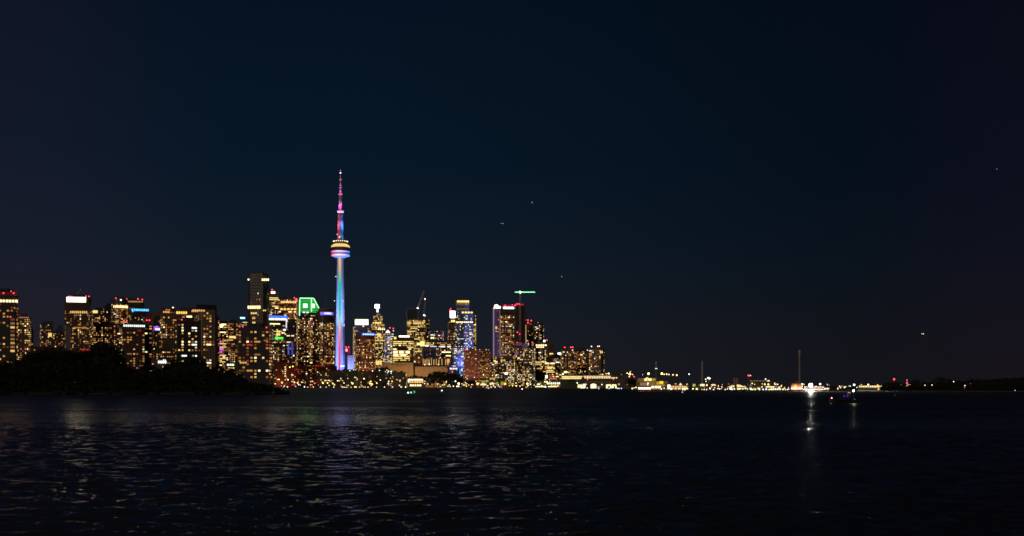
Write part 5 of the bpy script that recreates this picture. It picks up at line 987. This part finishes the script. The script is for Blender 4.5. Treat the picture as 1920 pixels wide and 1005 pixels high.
def make_water():
    rows = [9.0]
    while rows[-1] < 60000:
        y = rows[-1]; rows.append(y + (.0030*y if y < 100 else .30 + .0012*(y - 100) if y < 1000 else 1.38 + .02*(y - 1000)))
    rows = np.array(rows)
    tn = np.concatenate([np.linspace(-2.2, -.62, 40)[:-1], np.linspace(-.62, .62, 620), np.linspace(.62, 2.2, 40)[1:]])
    Yg, Tg = np.meshgrid(rows, tn, indexing='ij'); Xg = Yg*Tg
    dy = np.gradient(rows)[:, None]; dxs = np.abs(Yg*np.gradient(tn)[None, :])
    Zg = np.zeros_like(Xg); DX = np.zeros_like(Xg); DY = np.zeros_like(Xg)
    rg = np.random.default_rng(11)
    for i in range(80):
        lam = .22*(2.9/.22)**(i/79.0)
        th = R(261) + rg.normal(0, .40); kx, ky = math.cos(th), math.sin(th); k = 2*math.pi/lam
        amp = .0105*lam*(.45 if lam > 2.2 else .8 if lam > 1.3 else 1.15)*rg.uniform(.6, 1.3)*.56
        fade = np.clip((lam/np.maximum(dy, dxs*.8) - 2.4)/2.5, 0, 1)
        ph = k*(kx*Xg + ky*Yg) + rg.uniform(0, 6.28)
        Zg += amp*fade*np.cos(ph); s = np.sin(ph)*amp*fade*.8
        DX -= kx*s; DY -= ky*s
    gust = .72 + .5*np.sin(Xg*.021 + Yg*.013 + 1.1)*np.sin(Xg*-.009 + Yg*.027) + .25*np.sin(Yg*.09 + Xg*.03)
    Zg *= np.clip(gust, .25, 1.4)
    V = np.stack([Xg + DX, Yg + DY, Zg], -1).reshape(-1, 3)
    nr, nc = Xg.shape
    idx = np.arange(nr*nc).reshape(nr, nc)
    Q = np.stack([idx[:-1, :-1], idx[:-1, 1:], idx[1:, 1:], idx[1:, :-1]], -1).reshape(-1, 4)
    me = bpy.data.meshes.new('water')
    me.vertices.add(len(V)); me.vertices.foreach_set('co', V.astype(np.float32).ravel())
    me.loops.add(Q.size); me.loops.foreach_set('vertex_index', Q.astype(np.int32).ravel())
    me.polygons.add(len(Q)); me.polygons.foreach_set('loop_start', np.arange(0, Q.size, 4, dtype=np.int32)); me.polygons.foreach_set('loop_total', np.full(len(Q), 4, np.int32))
    me.polygons.foreach_set('use_smooth', np.ones(len(Q), bool))
    me.update(); me.validate()
    m = bpy.data.materials.new('lake_water'); t = nt(m)
    p = N(t, 'ShaderNodeBsdfPrincipled'); p.inputs['Base Color'].default_value = (.004, .006, .009, 1); p.inputs['Roughness'].default_value = .07; p.inputs['IOR'].default_value = 1.33
    tc = N(t, 'ShaderNodeTexCoord'); mp = N(t, 'ShaderNodeMapping'); mp.inputs['Scale'].default_value = (.75, 1.5, 1); mp.inputs['Rotation'].default_value = (0, 0, R(-14)); t.links.new(tc.outputs['Object'], mp.inputs[0])
    # ripples too small for the mesh: bump close by, gloss lost to roughness where they are finer than one can see
    sx = N(t, 'ShaderNodeSeparateXYZ'); t.links.new(tc.outputs['Object'], sx.inputs[0])
    ln = mth(t, 'LOGARITHM', mth(t, 'MAXIMUM', sx.outputs[1], 10.0), 10.0)
    gn = N(t, 'ShaderNodeTexNoise'); gn.inputs['Scale'].default_value = 1.0; gn.inputs['Detail'].default_value = 4
    gm = N(t, 'ShaderNodeMapping'); gm.inputs['Scale'].default_value = (.012, .03, 1); t.links.new(tc.outputs['Object'], gm.inputs[0]); t.links.new(gm.outputs[0], gn.inputs['Vector'])
    rr_ = N(t, 'ShaderNodeValToRGB'); t.links.new(mth(t, 'DIVIDE', ln, 4.0), rr_.inputs[0])
    e_ = rr_.color_ramp.elements
    ST = [(.36, .035), (.45, .08), (.53, .19), (.60, .34), (.66, .43), (.78, .48)]
    e_[0].position, e_[0].color = ST[0][0], (ST[0][1],)*3 + (1,); e_[1].position, e_[1].color = ST[-1][0], (ST[-1][1],)*3 + (1,)
    for p_, v_ in ST[1:-1]:
        q = e_.new(p_); q.color = (v_, v_, v_, 1)
    t.links.new(mth(t, 'MULTIPLY', rr_.outputs[0], mth(t, 'ADD', .55, mth(t, 'MULTIPLY', gn.outputs[0], .9))), p.inputs['Roughness'])
    bf = N(t, 'ShaderNodeMapRange'); bf.inputs[1].default_value = 1.5; bf.inputs[2].default_value = 2.7; bf.inputs[3].default_value = 1.0; bf.inputs[4].default_value = .12
    t.links.new(ln, bf.inputs[0])
    prev = None
    for sc_, dist, st in ((1.1, .16, .7), (3.2, .06, .8), (9.0, .018, .8)):
        ns = N(t, 'ShaderNodeTexNoise'); ns.inputs['Scale'].default_value = sc_; ns.inputs['Detail'].default_value = 3; ns.inputs['Distortion'].default_value = .4
        t.links.new(mp.outputs[0], ns.inputs['Vector'])
        bp = N(t, 'ShaderNodeBump'); bp.inputs['Distance'].default_value = dist
        t.links.new(mth(t, 'MULTIPLY', bf.outputs[0], st), bp.inputs['Strength'])
        t.links.new(ns.outputs[0], bp.inputs['Height'])
        if prev: t.links.new(prev.outputs[0], bp.inputs['Normal'])
        prev = bp
    t.links.new(prev.outputs[0], p.inputs['Normal'])
    o_ = N(t, 'ShaderNodeOutputMaterial'); t.links.new(p.outputs[0], o_.inputs[0])
    me.materials.append(m)
    o = link('water', me); o['kind'] = 'structure'
make_water()

# ---------------------------------------------------------------- boats and buoys
def hull(b, L, Wd, h, z0=-.25):
    secs = []
    for t_ in np.linspace(-1, 1, 11):
        hw = Wd/2*(1 - max(0, t_)**2.4)*(.92 + .08*min(0, -t_)); hw = max(.03, hw); sheer = h*(1 + .22*max(0, t_))
        secs.append([(L/2*t_, -hw, sheer), (L/2*t_*.97, -hw*.62, z0), (L/2*t_*.97, hw*.62, z0), (L/2*t_, hw, sheer)])
    b.loft(secs)
def boat(label, px, py, D, L, rz, lights, hullc=(.55, .55, .55), cabin=(.25, .32, .30), mast=None, name='motor_boat'):
    e = empty(name, (PX(px, D), D, 0), rz); tag(e, label, 'boat'); Wd = L*.34; h = L*.11
    b = MB(); hull(b, L, Wd, h); b.build('hull', plain('hull_paint', hullc, .4), e)
    b = MB(); x0, x1 = -L*.22, L*.16
    b.loft([[(x0, -Wd*.33, h*.9), (x1, -Wd*.33, h*.9), (x1, Wd*.33, h*.9), (x0, Wd*.33, h*.9)], [(x0, -Wd*.3, h*2.1), (x1*.62, -Wd*.3, h*2.1), (x1*.62, Wd*.3, h*2.1), (x0, Wd*.3, h*2.1)]]); b.build('cabin', plain('cabin_paint', cabin, .4), e)
    b = MB(); b.box(x0*.9, x1*.5, -Wd*.34, -Wd*.312, h*1.35, h*1.85); b.build('cabin_window', plain('dark_glass', (.03, .03, .035), .2), e)
    if mast: b = MB(); b.rod((mast[0], 0, h*.9), (mast[0], 0, mast[1]), .045, .03, 6); b.build('mast', GREYM, e)
    for nm, x, y, z, r_, m in lights:
        b = MB(); b.ball((x, y, z), r_, 0, 10, 6); b.build(nm, m, e)
        if z > h*2.2 and not (mast and abs(x - mast[0]) < .2): b = MB(); b.rod((x, y, h*2.05), (x, y, z - r_*.8), .04, None, 5); b.build('light_pole', GREYM, e)
boat('small boat glowing teal and green on the water below the restaurant', 769, 738, 545, 4.6, R(12), [('side_light', .4, -.85, .75, .30, emis('teal_light', (.15, 1, .60), 3)), ('side_light', -1.1, -.8, .62, .36, emis('cyan_white_light', (.6, 1, .95), 3)), ('green_light', 2.3, 0, .85, .22, emis('green_nav', (.1, 1, .2), 2)), ('stern_light', 1.9, 0, 1.45, .14, emis('peach_nav', (1, .7, .6), 2))], (.35, .55, .50), (.15, .40, .36))
boat('small boat carrying one white light right of the teal lit boat', 828.5, 736.5, 640, 4.2, R(-8), [('masthead_light', 0, 0, 1.25, .30, emis('white_nav', (.9, .95, 1), 5))], (.12, .12, .13), (.1, .1, .1), (0, 1.2))
boat('low pale boat under way below the curved canopy', 914, 730, 1350, 8, R(20), [('side_light', 1, -1.3, 1.3, .5, emis('pale_nav', (.8, .9, 1), 2.5)), ('side_light', -1.4, -1.2, 2.1, .45, emis('pale_nav', (.8, .9, 1), 2.5))], (.5, .5, .5), (.3, .3, .3))
boat('boat with magenta lights close under the yellow tent', 938, 727, 1900, 11, R(0), [('deck_light', -1, -2, 2.4, 1.0, emis('magenta_nav', (1, .2, .75), 2.2)), ('deck_light', 2.5, -2, 1.2, .8, emis('rose_nav', (1, .1, .3), 1.6)), ('deck_light', 1.2, -2, 3.6, .7, emis('violet_nav', (.6, .3, 1), 1.6))], (.3, .1, .2), (.2, .1, .15))
boat('dark boat with red bow light, blue lamps and one tall white masthead light', 1580, 757, 252, 6.4, R(180), [('bow_light', 2.52, -.25, 1.15, .13, emis('rosy_bow_light', (1, .55, .62), 9, True)), ('bow_glow', 2.72, -.2, 1.12, .20, emis('deep_red_light', (1, .02, .12), .5)), ('blue_light', -.50, -.5, 1.62, .16, emis('blue_flasher', (.10, .04, 1), 1.0)), ('blue_light', -1.25, -.5, 1.58, .20, emis('violet_flasher', (.16, .02, .85), .7)), ('red_light', -1.28, -.3, 2.0, .10, emis('dim_red_flasher', (.8, .03, .10), .6)), ('cabin_light', -1.40, -.3, 2.42, .07, emis('straw_light', (1, .9, .45), 1.6)), ('cabin_light', -1.80, -.3, 2.42, .07, emis('straw_light', (1, .9, .45), 1.6)), ('masthead_light', -2.55, 0, 2.85, .19, emis('white_masthead', (1, .90, .72), 26, True)), ('stern_light', -2.95, -.3, .86, .09, emis('dim_blue_white', (.5, .55, .8), .5))], (.02, .02, .022), (.03, .03, .032), (-2.55, 2.8))
def ferry(label, px, D, Lpx, lights, c, cabc, decks):
    L = Lpx*D/F; e = empty('ferry_boat', (PX(px, D), D, 0)); tag(e, label, 'ferry'); Wd = 5.5
    b = MB(); hull(b, L, Wd, 1.25); b.build('hull', plain('ferry_hull', c, .4), e)
    z = 1.2
    for i in range(decks):
        q = L*(.46 - .05*i); b = MB(); b.box(-q, q*.9, -Wd*.36 + .05*i, Wd*.36, z + .002, z + 1.7); b.build('deck_house', plain('ferry_deck_house', cabc, .5), e); z += 1.7
    b = MB(); b.box(-L*.05, L*.10, -1.2, 1.2, z + .002, z + 1.1); b.build('wheelhouse', plain('wheelhouse_paint', (.3, .3, .3), .4), e)
    for nm, a0, a1, z0, z1, m, n in lights:
        for i in range(n):
            b = MB(); u0 = a0 + (a1 - a0)*(i + .08)/n; u1 = a0 + (a1 - a0)*(i + .9)/n; b.box(u0*L, u1*L, -Wd*.36 - .25, -Wd*.36 - .05, z0, z1); b.build(nm, m, e)
ferry('red hulled ferry with one long white lit cabin below the ferry terminal', 1208, 838, 27, [('window', -.44, .44, 1.5, 2.7, emis('white_cabin', (1, .93, .86), 3.6), 5), ('red_rail_light', -.42, .42, .75, 1.0, emis('red_rail', (1, .04, .05), .8), 6)], (.30, .02, .03), (.4, .35, .3), 1)
ferry('ferry boat with amber and red deck lights moored left of the floodlight', 1493, 842, 26, [('window', -.42, .40, 1.4, 2.5, emis('amber_white_deck', (1, .85, .6), 2.8), 7), ('window', -.40, .36, 3.1, 4.1, emis('orange_red_deck', (1, .42, .16), 1.6), 9), ('window', -.34, .30, 4.8, 5.5, emis('dull_red_deck', (1, .30, .12), .7), 8), ('post_light', -.22, -.02, .6, 4.6, emis('amber_post', (1, .62, .12), 1.6), 2), ('red_rail_light', -.45, .45, .5, .8, emis('red_rail', (1, .04, .05), .8), 6)], (.20, .02, .03), (.25, .12, .08), 3)
def buoy(label, px, D, py, m, r_, name='buoy'):
    e = empty(name, (PX(px, D), D, 0)); tag(e, label, 'buoy'); k = D/F; z = max(.5, PZ(py, D))
    b = MB(); b.lathe([(.3*k, -.3), (1.6*k, -.05), (1.6*k, .22*k), (.5*k, z*.45), (.25*k, z - r_*k*.9)], 12); b.build('float', plain('buoy_paint', (.06, .06, .07), .6), e)
    b = MB(); b.ball((0, 0, z), r_*k, 0, 10, 6); b.build('lamp', m, e)
buoy('dark buoy with a faint pale tip off the island point', 512.8, 395, 735.5, emis('faint_buoy', (.7, .75, .8), .06), .9)
buoy('small buoy light with a pink glow below the front condos', 979, 1150, 729.6, emis('pink_buoy', (1, .72, .72), 3.5), 1.1)
buoy('pink buoy light on the water below the arcade', 1279.3, 600, 737.5 - .3, emis('pink_buoy_dim', (1, .6, .55), 1.6), .9)
buoy('faint grey blue buoy light on the empty water below the red mast', 1677.8, 400, 741, emis('grey_blue_buoy', (.5, .6, .7), .16), .8)

# ---------------------------------------------------------------- aircraft lights in the sky
def plane(label, px, py, D, rz, lights):
    e = empty('airplane', W(px, py, D), rz); tag(e, label, 'aircraft'); PM = plain('airliner_skin', (.2, .2, .22), .4)
    b = MB()
    b.loft([[(x, r_*math.cos(2*math.pi*i/10), r_*math.sin(2*math.pi*i/10) + dz) for i in range(10)] for x, r_, dz in ((-17, .3, .8), (-13, 1.2, .4), (-6, 1.8, 0), (8, 1.8, 0), (14, 1.4, -.1), (17, .3, -.4))]); b.build('fuselage', PM, e)
    for s in (-1, 1):
        b = MB(); b.loft([[(-1.5, s*1.2, -.7), (4.5, s*1.2, -.7), (4.5, s*1.2, -.3), (-1.5, s*1.2, -.3)], [(-5, s*16, .5), (-3, s*16, .5), (-3, s*16, .7), (-5, s*16, .7)]]); b.build('wing', PM, e)
        b = MB(); b.loft([[(-16, s*.4, .9), (-13, s*.4, .9), (-13, s*.4, 1.1), (-16, s*.4, 1.1)], [(-17.2, s*6, 1.2), (-16, s*6, 1.2), (-16, s*6, 1.35), (-17.2, s*6, 1.35)]]); b.build('tailplane', PM, e)
    b = MB(); b.loft([[(-16.5, -.15, 1.2), (-11.5, -.15, 1.2), (-11.5, .15, 1.2), (-16.5, .15, 1.2)], [(-18, -.1, 7), (-15.5, -.1, 7), (-15.5, .1, 7), (-18, .1, 7)]]); b.build('fin', PM, e)
    for x, y, z, r_, m in lights:
        b = MB(); b.ball((x, y, z), r_, 0, 8, 5); b.build('landing_light', m, e)
def al(c, s): return emis('landing_light', c, s)
plane('aircraft with two tiny pale lights in the middle of the sky', 941.5, 419, 16000, R(20), [(17, -2, 0, 4.0, al((.8, 1, .75), 1.0)), (-13, -3, 1, 4.0, al((.8, .95, .8), .9)), (2, -3, 2, 3.0, al((1, .4, .3), .5))])
plane('highest aircraft light over the skyline, a single bluish point', 998, 379.5, 16000, R(-40), [(0, -3, 0, 5.0, al((.75, .9, 1), 1.0))])
plane('aircraft seen as one dim point above the green jib crane', 1052.8, 518.5, 15000, R(60), [(0, -3, 0, 4.6, al((.9, .85, .85), .9))])
plane('bright yellowish aircraft light low over the eastern shore', 1729.5, 626, 9000, R(10), [(5, -4, 0, 3.2, al((1, 1, .6), 2.2)), (-7, -4, 1, 2.4, al((1, .85, .5), 2.2))])
plane('faint aircraft point near the right border of the sky', 1869, 317, 15000, R(-15), [(0, -3, 0, 4.2, al((.9, .9, .9), .7))])

# ---------------------------------------------------------------- light: dusk afterglow, sky and city glow
SUN_EL, SUN_AZ = 7.0, 205.0          # added low behind the camera to lift the dark facades; the sun has set
sl = bpy.data.lights.new('sun', 'SUN'); sl.energy = .36; sl.angle = R(20); sl.color = (1.0, .74, .56)
so_ = bpy.data.objects.new('sun', sl); col.objects.link(so_)
dirv = Vector((math.sin(R(SUN_AZ))*math.cos(R(SUN_EL)), math.cos(R(SUN_AZ))*math.cos(R(SUN_EL)), math.sin(R(SUN_EL))))
so_.rotation_euler = (-dirv).to_track_quat('-Z', 'Y').to_euler()
w = bpy.data.worlds.new('World'); sc.world = w; w.use_nodes = True
t = w.node_tree; t.nodes.clear()
sky = N(t, 'ShaderNodeTexSky', sky_type='NISHITA'); sky.sun_disc = False; sky.sun_elevation = R(-4); sky.sun_rotation = R(SUN_AZ)
bg1 = N(t, 'ShaderNodeBackground'); bg1.inputs[1].default_value = .06; t.links.new(sky.outputs[0], bg1.inputs[0])
tc = N(t, 'ShaderNodeTexCoord'); sp = N(t, 'ShaderNodeSeparateXYZ'); t.links.new(tc.outputs['Generated'], sp.inputs[0])
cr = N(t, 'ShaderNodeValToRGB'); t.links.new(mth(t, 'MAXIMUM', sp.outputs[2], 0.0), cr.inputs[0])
SKY = [(0, (.0125, .0128, .0170)), (.05, (.0098, .0122, .0185)), (.11, (.0056, .0112, .0208)), (.20, (.0018, .0083, .0190)), (.34, (.0005, .0052, .0140)), (.55, (.0150, .0155, .0210)), (1, (.048, .0440, .0540))]  # upper stops, above the view, brightened to lift the lake
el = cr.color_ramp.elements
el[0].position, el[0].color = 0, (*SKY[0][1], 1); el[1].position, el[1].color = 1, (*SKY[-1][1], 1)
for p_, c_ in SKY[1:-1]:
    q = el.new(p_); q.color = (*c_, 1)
# the city's light dome fades away to the east
fx = N(t, 'ShaderNodeMapRange'); fx.inputs[1].default_value = -.15; fx.inputs[2].default_value = .42; fx.inputs[3].default_value = 1.0; fx.inputs[4].default_value = .50; fx.interpolation_type = 'SMOOTHSTEP'
t.links.new(sp.outputs[0], fx.inputs[0])
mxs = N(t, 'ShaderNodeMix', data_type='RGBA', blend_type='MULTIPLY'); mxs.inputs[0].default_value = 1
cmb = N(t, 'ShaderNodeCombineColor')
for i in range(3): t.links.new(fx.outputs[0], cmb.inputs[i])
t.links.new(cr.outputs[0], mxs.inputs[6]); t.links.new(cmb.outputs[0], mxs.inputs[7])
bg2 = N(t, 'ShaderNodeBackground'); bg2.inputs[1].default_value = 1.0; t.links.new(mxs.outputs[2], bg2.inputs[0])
# faint violet airglow toward both ends of the shore
bgs = []
for x0_, x1_, c_ in ((-.24, -.42, (.0038, .0010, .0028)), (.28, .42, (.0022, .0002, .0016))):
    mr = N(t, 'ShaderNodeMapRange'); mr.interpolation_type = 'SMOOTHSTEP'; mr.inputs[1].default_value = x0_; mr.inputs[2].default_value = x1_
    t.links.new(sp.outputs[0], mr.inputs[0]); b_ = N(t, 'ShaderNodeBackground'); b_.inputs[0].default_value = (*c_, 1); t.links.new(mr.outputs[0], b_.inputs[1]); bgs.append(b_)
a0_ = N(t, 'ShaderNodeAddShader'); t.links.new(bgs[0].outputs[0], a0_.inputs[0]); t.links.new(bgs[1].outputs[0], a0_.inputs[1])
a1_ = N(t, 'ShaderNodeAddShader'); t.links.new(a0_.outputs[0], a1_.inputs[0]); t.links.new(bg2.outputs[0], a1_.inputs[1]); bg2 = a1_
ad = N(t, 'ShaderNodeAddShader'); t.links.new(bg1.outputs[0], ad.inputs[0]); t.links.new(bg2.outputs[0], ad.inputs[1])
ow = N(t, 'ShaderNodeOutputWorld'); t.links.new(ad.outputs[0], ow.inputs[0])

# ---------------------------------------------------------------- render settings
sc.view_settings.view_transform = 'Standard'
sc.view_settings.look = 'None'
sc.view_settings.exposure = 0
sc.view_settings.gamma = 1
c = sc.cycles
c.use_denoising = True
c.max_bounces = 4; c.diffuse_bounces = 1; c.glossy_bounces = 3; c.transmission_bounces = 2
c.sample_clamp_indirect = 10.0
c.use_light_tree = True
c.filter_width = 1.65
c.use_adaptive_sampling = False
c.light_sampling_threshold = 0.0
c.caustics_reflective = True
